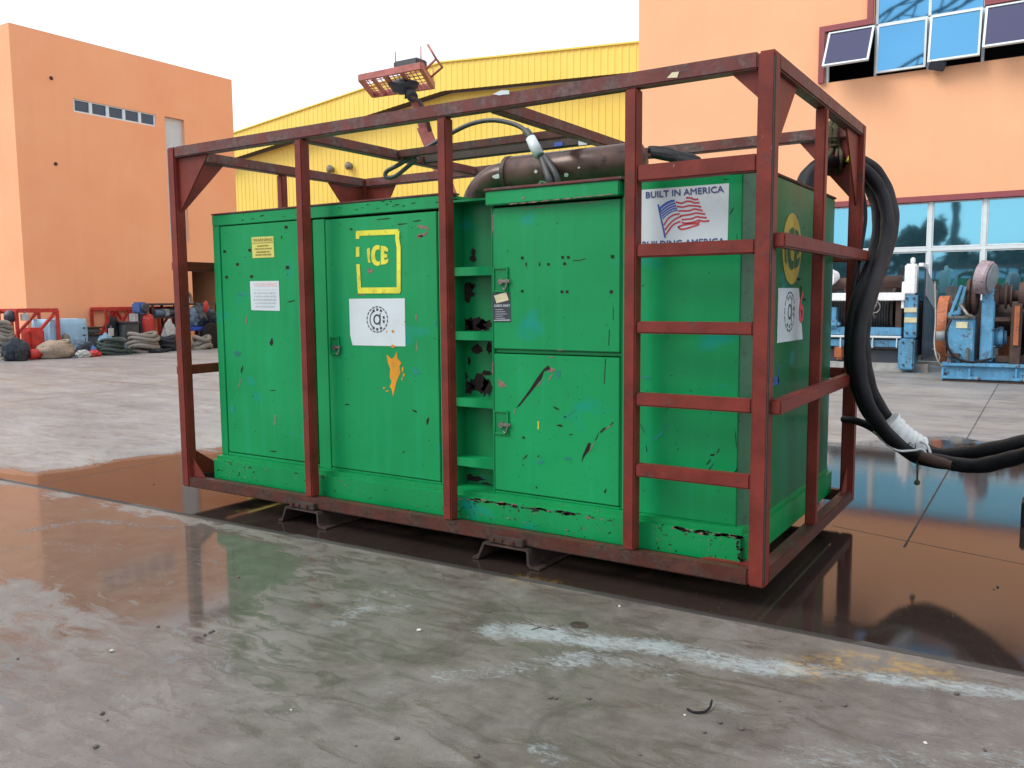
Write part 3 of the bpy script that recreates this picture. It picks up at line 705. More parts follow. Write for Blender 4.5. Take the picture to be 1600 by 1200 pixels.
for xa in (1.31, 2.90): part('cross_beam', 'redtop', ((xa, T+.001, z1-T-.0), (xa+T, Wc-T-.001, z1-.006)))
for ya, mt in ((1.04, 'redlow'), (1.36, 'steel_dark')): part('centre_beam', mt, ((1.391, ya, z1-.07), (2.899, ya+.05, z1-.008)))
part('weld_seam', 'steel_dark', ((Lc-.009, -.0015, z0+.03), (Lc+.0015, .010, z1-.03)), bev=.003)
g = .43
def gus(pts, off): MB().prism(pts, off).build('gusset', 'red', CG)
zt = z1-T-.002
gus([(e, .035, zt), (g, .035, zt), (e, .035, zt-.40)], (0, .012, 0)); gus([(.035, e, zt), (.035, g+.05, zt), (.035, e, zt-.40)], (.012, 0, 0))
gus([(Lc-e, .035, zt), (Lc-.22, .035, zt), (Lc-e, .035, zt-.13)], (0, .012, 0)); gus([(Lc-.045, e, zt), (Lc-.045, .5, zt), (Lc-.045, e, zt-.42)], (.012, 0, 0))
gus([(e, Wc-.045, zt), (g, Wc-.045, zt), (g-.16, Wc-.045, zt-.26), (e, Wc-.045, zt-.26)], (0, .012, 0)); gus([(.035, Wc-e, zt), (.035, Wc-g-.1, zt), (.035, Wc-e-.2, zt-.26), (.035, Wc-e, zt-.26)], (.012, 0, 0))
gus([(Lc-e, Wc-.045, zt), (Lc-g, Wc-.045, zt), (Lc-e, Wc-.045, zt-.40)], (0, .012, 0)); gus([(Lc-.045, Wc-e, zt), (Lc-.045, Wc-.45, zt), (Lc-.045, Wc-e, zt-.46)], (.012, 0, 0))
# low corner gussets in plan and upright
zb = z0+T+.002
gus([(Lc-e, e, zb-.01), (Lc-.36, e, zb-.01), (Lc-e, .36, zb-.01)], (0, 0, .01)); gus([(Lc-.045, Wc-e, zb), (Lc-.045, Wc-.25, zb), (Lc-.045, Wc-e, zb+.16)], (.012, 0, 0))
gus([(e, .04, zb), (e+.0, .04, zb+.14), (e+.14, .04, zb)], (0, .012, 0)); gus([(.04, e, zb), (.04, e, zb+.2), (.04, e+.3, zb)], (.012, 0, 0))
# floor cross members
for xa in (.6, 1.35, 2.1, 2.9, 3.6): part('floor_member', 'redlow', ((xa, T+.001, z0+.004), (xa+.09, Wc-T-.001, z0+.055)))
# skid feet : bent plate channels under the cage
def foot(xc):
    b = MB(); prof = [(-.25, .012), (-.215, .012), (-.165, .108), (.165, .108), (.165, .035), (.20, .012), (.27, .012), (.27, .0), (.185, .0), (.145, .03), (.145, .096), (-.155, .096), (-.20, .0), (-.25, .0)]
    prof = [(-.24, .012), (-.205, .014), (-.16, .112), (.15, .112), (.162, .095), (.165, .03), (.18, .014), (.235, .012), (.235, .0), (.17, .001), (.15, .02), (.148, .09), (.14, .1), (-.148, .1), (-.195, .001), (-.24, .0)]
    b.prism([(xc+a, -.035, z+.004) for a, z in prof], (0, 2.2, 0))
    b.box((xc-.12, -.03, .121), (xc+.12, .001, .165), .004)
    o = b.build('skid_foot', 'steel_dark', CG)
    for s_ in (-.09, -.03, .05): MB().cyl((xc+s_, -.045, .143), (xc+s_, -.028, .143), .012, 8).build('bolt', 'redlow', o)
foot(1.36); foot(3.06)
# ================================================================= POWER UNIT
PU = root('power_unit', (2.3, 1.1, .2), 'battered green hydraulic power unit cabinet with yellow logo and signs inside the red cage', 'generator')
YF = .2
def fp(px, py, d=.0): return un(px, py, 'y', YF-d)
zb = .365; zr = 2.215; xA, xB = .24, 4.42
def marks(b, items, d, mi=1, nrm=(0, -1, 0), plane='y', val=None):
    for it in items:
        P = [un(p[0], p[1], plane, (YF-d) if val is None else val) for p in it]
        b.poly(P, mi)
def scrape(px, py, ln, wd, ang, seed, n=10):
    """ragged chip outline in photo pixels"""
    r = random.Random(seed); pts = []
    for i in range(n):
        a = 2*math.pi*i/n; rr = r.uniform(.45, 1.15); u = math.cos(a)*ln*rr; v = math.sin(a)*wd*rr
        pts.append((px+u*math.cos(ang)-v*math.sin(ang), py+u*math.sin(ang)+v*math.cos(ang)))
    return pts
bb = MB(); bb.box((.215, .12, .16), (4.44, 2.10, zb), .028)
r = random.Random(3)
for i in range(190):      # chips along the front of the base
    px = r.uniform(345, 1160)**1.0
    if r.random() < .45: px = r.choice([r.uniform(340, 400), r.uniform(700, 860), r.uniform(1020, 1160)])
    t_ = (px-330)/(1167-330); ye = 712+(832-712)*t_+5*math.sin(t_*3.1); hgt = 34+16*t_
    py = ye+(r.uniform(.1, .95)**1.3)*hgt
    marks(bb, [scrape(px, py, r.uniform(.6, 3.5), r.uniform(.4, 1.3), r.choice([0, .1, -.5, 1.4]), i)], 0, r.choice([1, 1, 2]), val=.1185)
for i in range(95):
    px = r.choice([r.uniform(1055, 1110), r.uniform(1110, 1160), r.uniform(710, 800), r.uniform(800, 960)]); t_ = (px-330)/(1167-330); ye = 719+(837-719)*t_+3
    marks(bb, [scrape(px, ye+r.uniform(-1, 4), r.uniform(3, 9), r.uniform(.8, 2.4), .13, 100+i)], 0, r.choice([1, 1, 2]), val=.1185)
for i in range(16): marks(bb, [scrape(1157+r.uniform(-5, 5), r.uniform(845, 882), r.uniform(2, 5), r.uniform(1, 3), r.uniform(0, 3), 200+i)], 0, 1, val=.1185)
bb.build('base_skirt', ['green_base', 'chip', 'chip_pink'], PU, recalc=False)
# inner core (dark) and skin
core = MB(); core.box((xA+.02, .30, zb), (2.50, 1.98, zr-.02)); core.box((2.50, .46, zb), (2.82, 1.98, zr-.05)); core.box((2.82, .30, zb), (4.34, 1.98, zr-.02)); core.build('inner_frame', 'black', PU)
sk = MB(); sk.mi = 0; dth = .07
def fr(x0, x1, z0_, z1_, d=0): sk.box((x0, YF-d, z0_), (x1, YF+dth, z1_), .004)
fr(xA, .319, zb, 2.135); fr(1.312, 1.430, zb, 2.125); fr(2.418, 2.50, zb, 2.12); fr(xA, 2.50, 2.136, zr, .003); 
fr(.32, 1.311, zb, .388); fr(1.431, 2.417, zb, .381)
fr(3.70, 4.365, zb, zr)
fr(2.822, 2.834, zb, 2.115); fr(3.692, 3.699, zb, 2.115); fr(2.835, 3.691, zb, .378); fr(2.835, 3.691, 1.238, 1.258, -.02)
sk.box((xA, YF+dth, zb), (xA+.02, 2.0, zr), .004); sk.box((xA+.02, 1.985, zb), (4.36, 2.0, zr), .004)
sk.box((xA, YF+dth, zr-.02), (2.50, 2.0, zr+.001), .003); sk.box((2.82, YF+dth, zr-.02), (4.40, 2.0, zr-.001), .003); sk.box((2.50, .44, zr-.05), (2.82, 2.0, zr-.03), .003)
for i in range(26):
    px = r.uniform(345, 690); marks(sk, [scrape(px, 334-(px-332)*.083+r.uniform(0, 14), r.uniform(1.5, 5), r.uniform(.5, 1.3), -.1, 300+i, 7)], 0, 1, val=YF-.0045)
for i in range(40):
    px, py = r.uniform(1000, 1156), r.uniform(300, 820)
    marks(sk, [scrape(px, py, r.uniform(.8, 2.5), r.uniform(.4, 1), r.uniform(0, 3), 340+i, 7)], 0, 1, val=YF-.0015)
for P_ in [((1107, 722), 7, 1.2, -.9), ((1112, 728), 8, 1.2, -.9), ((1122, 705), 6, 1, -1.1), ((1113, 711), 5, 2, 0), ((1145, 742), 11, 1.2, -1.0), ((1150, 735), 10, 1, -1.1), ((1140, 750), 8, 1, -.8), ((1150, 690), 18, .6, 1.5), ((1004, 670), 12, .7, 1.1), ((1010, 700), 8, .8, 1.4), ((1005, 725), 6, 1.6, .2), ((1143, 330), 8, 1, -1.1), ((1133, 280), 5, .8, 0), ((1152, 375), 12, .6, 1.5)]:
    marks(sk, [scrape(P_[0][0], P_[0][1], P_[1], P_[2], P_[3], int(P_[0][0]*7), 9)], 0, 1, val=YF-.0015)
for P_ in [((1010, 590), 9, 3, .2), ((1030, 680), 12, 3, -.7), ((1042, 665), 5, 2, -.7)]: marks(sk, [scrape(P_[0][0], P_[0][1], P_[1], P_[2], P_[3], int(P_[0][0]), 14)], 0, 3, val=YF-.0015)
sk.build('cabinet_shell', ['green', 'chip', 'chip_pink', 'chalk_blue'], PU, recalc=False)
# corner strip + end wall
MB().prism([(4.367, YF+.003, zb), (4.418, .27, zb), (4.40, .30, zb), (4.35, .26, zb)], (0, 0, zr-zb)).build('corner_strip', 'green_corner', PU)
ew = MB(); ew.box((4.385, .275, zb), (xB, 2.02, zr+.004), .006)
XE = xB+.0015
r = random.Random(9)
for i in range(20): marks(ew, [scrape(r.uniform(1215, 1256), r.uniform(300, 760), r.uniform(.6, 2), r.uniform(.4, 1.2), r.uniform(0, 3), 500+i, 7)], 0, 1, plane='x', val=XE)
marks(ew, [scrape(1248, 436, 4, 2.5, 0, 61, 9), scrape(1257, 468, 3, 2.5, 0, 62, 9), scrape(1252, 450, 2, 6, 0, 63, 9)], 0, 1, plane='x', val=XE)
b4 = [[(1207, 580), (1210, 592), (1217, 592)], [(1216, 570), (1216, 585), (1217, 603)], [(1208, 600), (1213, 598), (1218, 596)]]
for s_ in b4: stroke(ew, [un(*p, 'x', XE) for p in s_], .018, (1, 0, 0), 2)
ew.build('end_wall', ['green_shaded', 'chip', 'marker'], PU, recalc=False)
ebr = MB(); ebr.box((4.37, .27, zr+.005), (xB+.008, 2.03, zr+.02), .004); ebr.build('end_rim', 'redlow', PU)
# doors
def door(x0, x1, za, zc, items, extra=(), nm='door', d=.004):
    b = MB(); b.box((x0, YF-d, za), (x1, YF+.035, zc), .005)
    for mi, its in items: marks(b, its, d+.0015, mi)
    for mi, pts, wd in extra: stroke(b, [fp(*p, d+.0015) for p in pts], wd, (0, -1, 0), mi)
    return b.build(nm, ['green', 'chip', 'chip_pink', 'chalk_blue', 'yellow'], PU, recalc=False)
r = random.Random(21)
def specks(n, xa, xb, ya, yb, seed, a=.4, c=1.5): 
    q = random.Random(seed); return [scrape(q.uniform(xa, xb), q.uniform(ya, yb), q.uniform(a, c), q.uniform(.4, 1.1), q.uniform(0, 3), seed*50+i, 7) for i in range(n)]
sq = lambda x, y, s=2.2: [(x-s, y-s), (x+s, y-s), (x+s, y+s), (x-s, y+s)]
h1 = [sq(351, 393), sq(390, 391), sq(371, 413), sq(354, 433), sq(393, 432), sq(449, 418, 2.6), sq(447, 355, 2.4)]
d1 = door(.332, 1.290, .394, 2.128, [(1, h1 + specks(30, 350, 450, 355, 700, 2) + [scrape(424, 534, 3, 6, 0, 5), scrape(454, 471, 7, 1.2, -.3, 6), scrape(378, 577, 2, 9, .2, 7), scrape(440, 371, 1.2, 4, 0, 8), scrape(426, 610, 6, 1, 0, 9), scrape(427, 705, 6, 1.5, .1, 19)]),
    (3, [scrape(379, 460, 8, 4, .2, 10), scrape(370, 552, 8, 5, .4, 11), scrape(363, 640, 5, 8, .1, 12)]), (2, [scrape(430, 655, 1.5, 10, .1, 14), scrape(374, 600, 1, 8, .2, 15), scrape(385, 500, 1, 10, .1, 16)])])
d2 = door(1.438, 2.412, .386, 2.118, [(1, specks(55, 520, 680, 345, 735, 3) + [scrape(628, 350, 14, 1.1, -.1, 31), scrape(652, 345, 10, 1.0, -.1, 32), scrape(600, 342, 12, 1, -.1, 33), scrape(549, 358, 3, 1.6, .3, 34), scrape(668, 658, 2, 6, .2, 35), scrape(648, 642, 5, 1.4, .4, 36), scrape(543, 632, 5, 1.2, 0, 37)]),
    (2, [scrape(660, 355, 14, 3, .3, 38, 16), scrape(662, 366, 12, 3, -.5, 39, 16), scrape(578, 423, 5, 5, 0, 40, 12), scrape(655, 370, 6, 4, 0, 140, 12), scrape(575, 452, 3, 3, 0, 41), scrape(565, 460, 8, 2, .2, 42), scrape(652, 540, 1.2, 14, .05, 43), scrape(650, 495, 1.5, 9, 0, 44)]), (3, [scrape(680, 505, 3, 7, 0, 45), scrape(650, 580, 9, 6, .3, 46)])])
hh = [sq(816, 403), sq(879, 402), sq(888, 402), sq(957, 401, 2.6), sq(816, 455, 2), sq(878, 456), sq(886, 456), sq(955, 456, 2.5), sq(857, 413, 2), sq(882, 412, 2.2), [(821, 410), (823, 410), (823, 416), (821, 416)], [(842, 410), (844, 410), (844, 416), (842, 416)]]
d3 = door(2.838, 3.688, 1.262, 2.108, [(1, hh + specks(24, 790, 960, 330, 545, 4)), (2, [scrape(770, 350, 1.2, 22, .02, 51), scrape(840, 324, 30, .8, -.09, 52), scrape(920, 316, 22, .8, -.09, 53), scrape(875, 547, 4, 1.5, 0, 54)])], extra=[(1, [(895, 407), (905, 407), (915, 404)], .004), (1, [(958, 480), (958, 500)], .003), (1, [(952, 515), (951, 540)], .004)], nm='door')
d4 = door(2.838, 3.688, .384, 1.232, [(1, specks(70, 782, 960, 560, 780, 5) + [[(857, 571), (850, 576), (838, 592), (828, 608), (812, 630), (806, 638), (812, 634), (830, 612), (846, 592), (850, 580), (860, 577)], scrape(869, 638, 6, 1.6, .6, 55), [(919, 692), (911, 710), (908, 722), (914, 712), (921, 703), (923, 692)], scrape(943, 671, 9, 1.8, -.75, 57), scrape(932, 684, 10, .8, -1.1, 58), scrape(956, 662, 5, 1, -.8, 59), scrape(818, 684, 3, 2, .3, 60), scrape(821, 714, 7, 1.1, -.8, 64), scrape(875, 665, 7, 1.8, .1, 65), scrape(892, 679, 4, 1, -.2, 66), scrape(946, 767, 2, 4, .5, 67), scrape(841, 713, 3, 1, -.7, 68), scrape(838, 762, 1.5, 2, 0, 168)]),
    (2, [[(858, 574), (868, 577), (864, 582), (856, 581)], scrape(843, 600, 10, 1, -.95, 70), scrape(861, 588, 7, 1.6, -.9, 71), scrape(770, 575, 1.2, 12, 0, 72), scrape(925, 698, 14, 1.0, -1.05, 73), scrape(950, 668, 9, 1, -.6, 74), scrape(862, 558, 6, 1, 0, 75), scrape(783, 600, 10, 5, .8, 176, 18)]), (3, [scrape(888, 648, 16, 1.6, -.6, 76), scrape(884, 652, 4, 2.5, 0, 77), scrape(843, 722, 8, 4, 0, 78), scrape(888, 717, 9, 4, .1, 79), scrape(872, 585, 5, 7, 0, 80)]), (4, [[(840, 658), (842, 658), (842, 671), (840, 671)]])], extra=[(1, [(946, 560), (944, 600)], .004), (2, [(806, 638), (803, 645)], .005)])
# lid over the right-hand doors
lid = MB(); lid.box((2.816, YF-.05, 2.122), (3.70, YF+.3, 2.205), .006); marks(lid, [scrape(q_, 322-(q_-766)*.098, 9, 1.2, -.09, q_, 12) for q_ in range(800, 965, 17)] + [scrape(818, 309, 5, 1.2, -.3, 90)], .052, 2)
lid.build('lid', ['green', 'chip', 'chip_pink'], PU, recalc=False)
MB().box((2.81, YF-.06, 2.206), (3.72, YF+.3, 2.222), .003).build('lid_rim', 'redtop', PU)
MB().box((xA-.004, YF-.008, zr+.002), (2.52, YF+.1, zr+.014), .003).build('roof_rim', 'redtop', PU)
# recess with ledges and rust holes
rc = MB(); rc.box((2.501, .36, zb), (2.821, .375, 2.17)); rc.box((2.501, YF+.01, 2.165), (2.821, .38, 2.178)); rc.box((2.500, YF+.03, zb), (2.504, .36, 2.165)); rc.box((2.818, YF+.03, zb), (2.8215, .36, 2.165))
def rpt(px, py): return un(px, py, 'y', .358)
RR = random.Random(4)
def ragged(cx, cy, rx, ry, n=26, seed=1):
    q = random.Random(seed); return [(cx+math.cos(2*math.pi*i/n)*rx*q.uniform(.6, 1.15), cy+math.sin(2*math.pi*i/n)*ry*q.uniform(.55, 1.2)) for i in range(n)]
for cx, cy, rx, ry in ((739, 394, 3.5, 5), (739, 404, 4.5, 5), (730, 456, 10, 13), (739, 447, 3, 4), (729, 508, 9, 9), (743, 507, 13, 11), (757, 508, 10, 8), (745, 546, 7, 7), (764, 543, 4, 8), (733, 564, 2, 6), (728, 588, 3, 5), (730, 606, 10, 8), (748, 600, 13, 12), (761, 604, 7, 12), (760, 583, 6, 4), (740, 748, 16, 4), (731, 742, 7, 1.2), (758, 757, 8, 3)):
    rc.poly([rpt(*p) for p in ragged(cx, cy, rx*1.3, ry*1.25, seed=int(cx*3+cy))], 1)
rc.build('recess_panel', ['recess', 'chip'], PU, recalc=False)
for zz in (1.765, 1.362, .938, .552):
    b = MB(); b.box((2.5045, YF+.045, zz-.004), (2.8175, .359, zz), .001); b.box((2.5045, YF+.035, zz-.055), (2.8175, YF+.0445, zz), .002); b.build('ledge', 'green', PU)
# latches
def latch(px, py, s=1.0):
    p = fp(px, py, .004); w_, h_ = .055*s, .075*s
    b = MB()
    for q in ((-w_, -h_, -w_+.012, h_), (w_-.012, -h_, w_, h_), (-w_+.012, h_-.012, w_-.012, h_), (-w_+.012, -h_, w_-.012, -h_+.012)): b.box((p.x+q[0], p.y-.012, p.z+q[1]), (p.x+q[2], p.y-.001, p.z+q[3]), .002)
    o = b.build('latch', 'green_base', PU)
    MB().box((p.x-w_+.012, p.y-.004, p.z-h_+.012), (p.x+w_-.012, p.y-.002, p.z+h_-.012)).build('recess', 'recess', o)
    b = MB(); b.cyl((p.x+.005, p.y-.004, p.z-.012), (p.x+.005, p.y-.018, p.z-.012), .018, 12); b.box((p.x+.005, p.y-.022, p.z-.02), (p.x+.075*s, p.y-.012, p.z), .003); b.tube(spline([(p.x+.02, p.y-.014, p.z-.05), (p.x+.04, p.y-.02, p.z-.06), (p.x+.05, p.y-.014, p.z-.02)], 4), .005, 6)
    b.build('handle', 'zinc', o)
latch(783, 437); latch(784, 660); latch(524, 540, .85)
# warning decal under the latch
b = MB(); q = [fp(*p, .006) for p in ((770, 503), (798, 503), (797, 457), (769, 458))]; b.prism(q, (0, -.001, 0)); lb = b.build('black_label', 'ink_black', PU)
b = MB(); put_text(b, 'CHECK DAILY', quad_map(*[fp(*p, .008) for p in ((772, 479.5), (797, 479), (797, 475.5), (772, 476))]), 0, .02)
for i in range(5): stroke(b, [fp(774, 484+i*3.4, .008), fp(786+(i % 3)*3, 483.6+i*3.4, .008)], .003, (0, -1, 0), 1)
stroke(b, [fp(772, 500.5, .008), fp(797, 500, .008)], .004, (0, -1, 0), 0)
b.build('lettering', ['sign_white', 'ink_faint'], lb, recalc=False)
b = MB(); b.prism([fp(*p, .0095) for p in ((776, 474), (795, 469), (791, 456.5), (772, 462))], (0, -.001, 0)); b.build('cream_sticker', 'cream', lb)
# lettering and signs
def z6(x, y): return (540+x*120/655, 340+y*220/1200)
ICE = [[(183, 268), (205, 256), (208, 300), (206, 345), (212, 390), (192, 380), (185, 330)],
       [(290, 236), (262, 234), (238, 248), (222, 283), (216, 325), (222, 370), (242, 400), (268, 412), (292, 405), (292, 372), (272, 375), (257, 360), (250, 325), (254, 290), (267, 272), (290, 272)],
       [(300, 240), (338, 244), (362, 266), (362, 292), (330, 284), (330, 308), (356, 312), (356, 342), (330, 340), (332, 364), (365, 350), (362, 380), (338, 398), (300, 402)]]
b = MB()
for pl in ICE: b.poly([fp(*z6(*p), .0062) for p in pl])
for li, (pl, wd) in enumerate((([(92, 135), (450, 120)], .034), ([(102, 125), (102, 182)], .032), ([(103, 250), (104, 335)], .032), ([(106, 397), (118, 625)], .032), ([(105, 622), (462, 620)], .04), ([(443, 112), (440, 180), (452, 250), (453, 635)], .034))):
    stroke(b, [fp(*z6(*p), .0066+.0004*li) for p in pl], wd, (0, -1, 0))
b.build('yellow_logo', 'yellow', PU, recalc=False)
b = MB(); b.prism([fp(*z6(*p), .0058) for p in ((60, 1088), (40, 1000), (30, 692), (505, 688), (508, 880), (500, 888), (508, 895), (512, 1098))], (0, -.001, 0)); sg = b.build('logo_sign', 'sign_white', PU)
b = MB()
def ell(cx, cy, rx, ry, a0=0, a1=360, n=28): return [fp(*z6(cx+rx*math.cos(math.radians(a0+(a1-a0)*i/n)), cy+ry*math.sin(math.radians(a0+(a1-a0)*i/n))), .0079) for i in range(n+1)]
for a in range(0, 360, 20): stroke(b, ell(270, 868, 87, 108, a, a+15, 4), .008, (0, -1, 0))
stroke(b, ell(268, 868, 26, 38), .012, (0, -1, 0)); stroke(b, [fp(*z6(293, 815), .0079), fp(*z6(293, 922), .0079)], .009, (0, -1, 0))
stroke(b, ell(270, 868, 62, 82, 125, 235, 10), .008, (0, -1, 0))
for a in (-118, -90, -62, 62, 90, 118, -12, 12): stroke(b, ell(270, 868, 66 if abs(a) > 20 else 56, 84, a-8, a+8, 3), .017, (0, -1, 0))
b.build('emblem', 'ink_black', sg, recalc=False)
b = MB(); b.poly([fp(*z6(*p), .0079) for p in ((390, 962), (402, 955), (416, 972), (410, 984), (396, 978))]); b.poly([fp(*z6(*p), .0079) for p in ((345, 965), (352, 960), (352, 980), (345, 980))]); b.poly([fp(*z6(*p), .0082) for p in ((385, 1092), (400, 1080), (420, 1094), (415, 1112), (392, 1108))])
b.build('paint_spots', 'orange_paint', sg, recalc=False)
b = MB(); b.poly([fp(*p, .006) for p in ((604, 554), (612, 561), (616, 558), (620, 549), (621, 560), (627, 567), (624, 573), (626, 582), (622, 590), (619, 598), (617, 608), (614, 620), (612, 608), (609, 604), (612, 597), (609, 588), (610, 576), (606, 566))])
for p in ((629, 577, 1.8, 5), (631, 586, 1.5, 3), (600, 606, 2, 1.5), (605, 611, 3, 1.2), (628, 592, 1, 2.5)): b.poly([fp(*q_, .006) for q_ in ragged(*p, n=10, seed=int(p[0]))])
b.build('orange_paint_splash', 'orange_paint', PU, recalc=False)
# warning signs on the first door
def z5(x, y): return (380+x*80/686, 360+y*140/1200)
b = MB(); b.prism([fp(*z5(*p), .0058) for p in ((128, 372), (112, 92), (405, 78), (418, 360))], (0, -.001, 0)); sg = b.build('warning_sign', 'sign_yellow', PU)
b = MB(); put_text(b, 'WARNING', quad_map(*[fp(*z5(*p), .0079) for p in ((132, 155), (392, 142), (390, 98), (128, 112))]), 0, .03)
stroke(b, [fp(*z5(118, 172), .0079), fp(*z5(410, 160), .0079)], .004, (0, -1, 0))
def fake(b, rows, mi, wd, seed):
    q = random.Random(seed)
    for (xa, xb, ya, yb) in rows:
        u = 0
        while u < 1:
            e_ = min(1, u+q.uniform(.04, .11)); g_ = .0079
            stroke(b, [fp(*z5(xa+(xb-xa)*u, ya+(yb-ya)*u), g_), fp(*z5(xa+(xb-xa)*e_, ya+(yb-ya)*e_), g_)], wd*q.uniform(.6, 1.1), (0, -1, 0), mi); u = e_+.025
fake(b, [(190, 340, 212, 202), (155, 380, 250, 242), (175, 355, 292, 284), (165, 375, 330, 322)], 0, .012, 1)
b.build('lettering', 'ink_brown', sg, recalc=False)
b = MB(); b.prism([fp(*z5(*p), .0058) for p in ((110, 1068), (92, 680), (478, 676), (492, 1078))], (0, -.001, 0)); sg = b.build('notice_sign', 'sign_white', PU)
b = MB(); put_text(b, 'WARNING', quad_map(*[fp(*z5(*p), .0079) for p in ((138, 758), (450, 756), (448, 700), (134, 702))]), 0, .01)
fake(b, [(140, 440, 840, 840), (145, 445, 884, 884), (138, 450, 930, 930), (155, 440, 975, 975), (165, 430, 1020, 1022)], 1, .013, 2)
stroke(b, [fp(*z5(135, 798), .0079), fp(*z5(450, 796), .0079)], .003, (0, -1, 0), 1)
b.build('lettering', ['ink_pink', 'ink_faint'], sg, recalc=False)
# flag sign on the right-hand panel
def z8(x, y): return (960+x*.15, 260+y*.15)
def f8(x, y, d=.0034): return fp(*z8(x, y), d)
b = MB(); A_, B_, C_, D_ = f8(278, 860, .001), f8(1178, 838, .001), f8(1195, 175, .001), f8(285, 245, .001); b.prism([A_, B_, C_, D_], (0, -.0012, 0)); sg = b.build('flag_sign', 'sign_white', PU)
b = MB(); 
for q_, (dx_, dy_) in enumerate(((0, 0), (5, 0), (2.5, -4), (2.5, 4))):
    put_text(b, 'BUILT IN AMERICA', quad_map(*[f8(x+dx_-2, y+dy_, .0034+.0002*q_) for x, y in ((328, 332), (1140, 268), (1137, 203), (328, 268))]), 0, 0)
    put_text(b, 'BUILDING AMERICA', quad_map(*[f8(x+dx_-2, y+dy_, .0034+.0002*q_) for x, y in ((290, 850), (1148, 812), (1146, 745), (292, 785))]), 0, 0)
b.build('lettering', 'ink', sg, recalc=False)
b = MB(); b.poly([f8(*p) for p in ((465, 430), (500, 398), (540, 370), (585, 350), (625, 345), (642, 400), (660, 465), (615, 470), (570, 495), (535, 522), (508, 555), (488, 490))], 1)
stroke(b, [f8(455, 395), f8(492, 570), f8(530, 745)], .010, (0, -1, 0), 1)
for pl in ([(745, 328), (795, 328), (830, 345), (875, 341)], [(640, 370), (700, 384), (745, 366), (790, 365), (830, 378), (888, 378)], [(650, 415), (715, 424), (770, 410), (840, 411), (905, 421)], [(665, 464), (775, 462), (825, 445), (870, 450), (920, 461)],
           [(685, 515), (795, 500), (850, 486), (945, 497)], [(515, 612), (560, 545), (620, 505), (680, 496)], [(700, 555), (805, 545), (850, 526), (905, 530), (962, 536)], [(525, 662), (585, 588), (640, 545), (700, 520)],
           [(700, 580), (740, 592), (835, 578), (875, 562), (930, 572), (990, 566)], [(535, 712), (600, 620), (655, 586), (690, 575)], [(660, 632), (740, 606), (860, 592), (888, 574)], [(662, 628), (700, 656), (800, 632), (885, 602)]):
    stroke(b, spline([f8(*p) for p in pl], 4), .0095, (0, -1, 0), 0)
for pl in ([(485, 450), (560, 395), (635, 370)], [(490, 480), (570, 420), (640, 395)], [(498, 505), (575, 445), (648, 420)], [(505, 530), (580, 468), (652, 445)]): stroke(b, spline([f8(*p, .0046) for p in pl], 3), .003, (0, -1, 0), 2)
b.build('flag_print', ['ink_red', 'ink_blue', 'sign_white'], sg, recalc=False)
MB().poly([fp(*z8(*p), .003) for p in ((262, 118), (312, 112), (300, 135), (290, 162), (272, 150))]).build('white_sticker', 'sign_white', PU, recalc=False)
# end wall decals
def ep(px, py, d=.002): return un(px, py, 'x', xB+d)
ce = ep(1237.5, 389); hz = abs(ep(1237.5, 333).z-ep(1237.5, 445).z)/2; hy = abs(ep(1223, 389).y-ep(1252, 389).y)/2; hy = min(hy, hz*1.0)
b = MB(); b.lathe(ce, ce+Vector((.0012, 0, 0)), [(0, 1), (1, 1)], 48)
for v in b.b.verts: v.co.y = ce.y+(v.co.y-ce.y)*hy; v.co.z = ce.z+(v.co.z-ce.z)*hz
rd = b.build('round_logo', 'yellow_old', PU)
b = MB()
for pl in ICE:
    b.poly([(ce.x+.0028, ce.y+((x-274)/90)*hy*.82, ce.z-((y-323)/89)*hz*.60) for x, y in pl])
b.build('lettering', 'ink_green', rd, recalc=False)
b = MB(); b.prism([ep(*p) for p in ((1214, 536), (1216, 450), (1248, 450), (1254, 530))], (.001, 0, 0)); sg = b.build('end_sign', 'sign_white', PU)
c2 = ep(1234, 487, .0042); b = MB()
E2 = lambda ry, rz, a0=0, a1=360, n=24: [(c2.x, c2.y+ry*math.cos(math.radians(a0+(a1-a0)*i/n)), c2.z+rz*math.sin(math.radians(a0+(a1-a0)*i/n))) for i in range(n+1)]
for a in range(0, 360, 24): stroke(b, E2(.105, .112, a, a+18, 4), .010, (1, 0, 0))
stroke(b, E2(.032, .04), .013, (1, 0, 0)); stroke(b, [(c2.x, c2.y+.038, c2.z+.06), (c2.x, c2.y+.038, c2.z-.06)], .012, (1, 0, 0))
for a in (60, 90, 120, 240, 270, 300, -10, 10): stroke(b, E2(.078, .086, a-7, a+7, 3), .018, (1, 0, 0))
b.build('emblem', 'ink_black', sg, recalc=False)
b = MB(); c6 = ep(1252, 482, .0050); put_text(b, '6', lambda u, v: Vector((c6.x, c6.y-.05+u*.11, c6.z-.09+v*.2)), 0, .02); b.build('numeral', 'ink_red', sg, recalc=False)
# torn label and hinge by the first door
b = MB()
for p, s_ in (((488, 487), .02), ((489, 520), .03), ((490, 560), .02)): 
    q_ = fp(*p, .006); b.box(q_-Vector((.012, .002, s_)), q_+Vector((.012, .002, s_)), .001)
b.build('hinge', 'cream', PU)
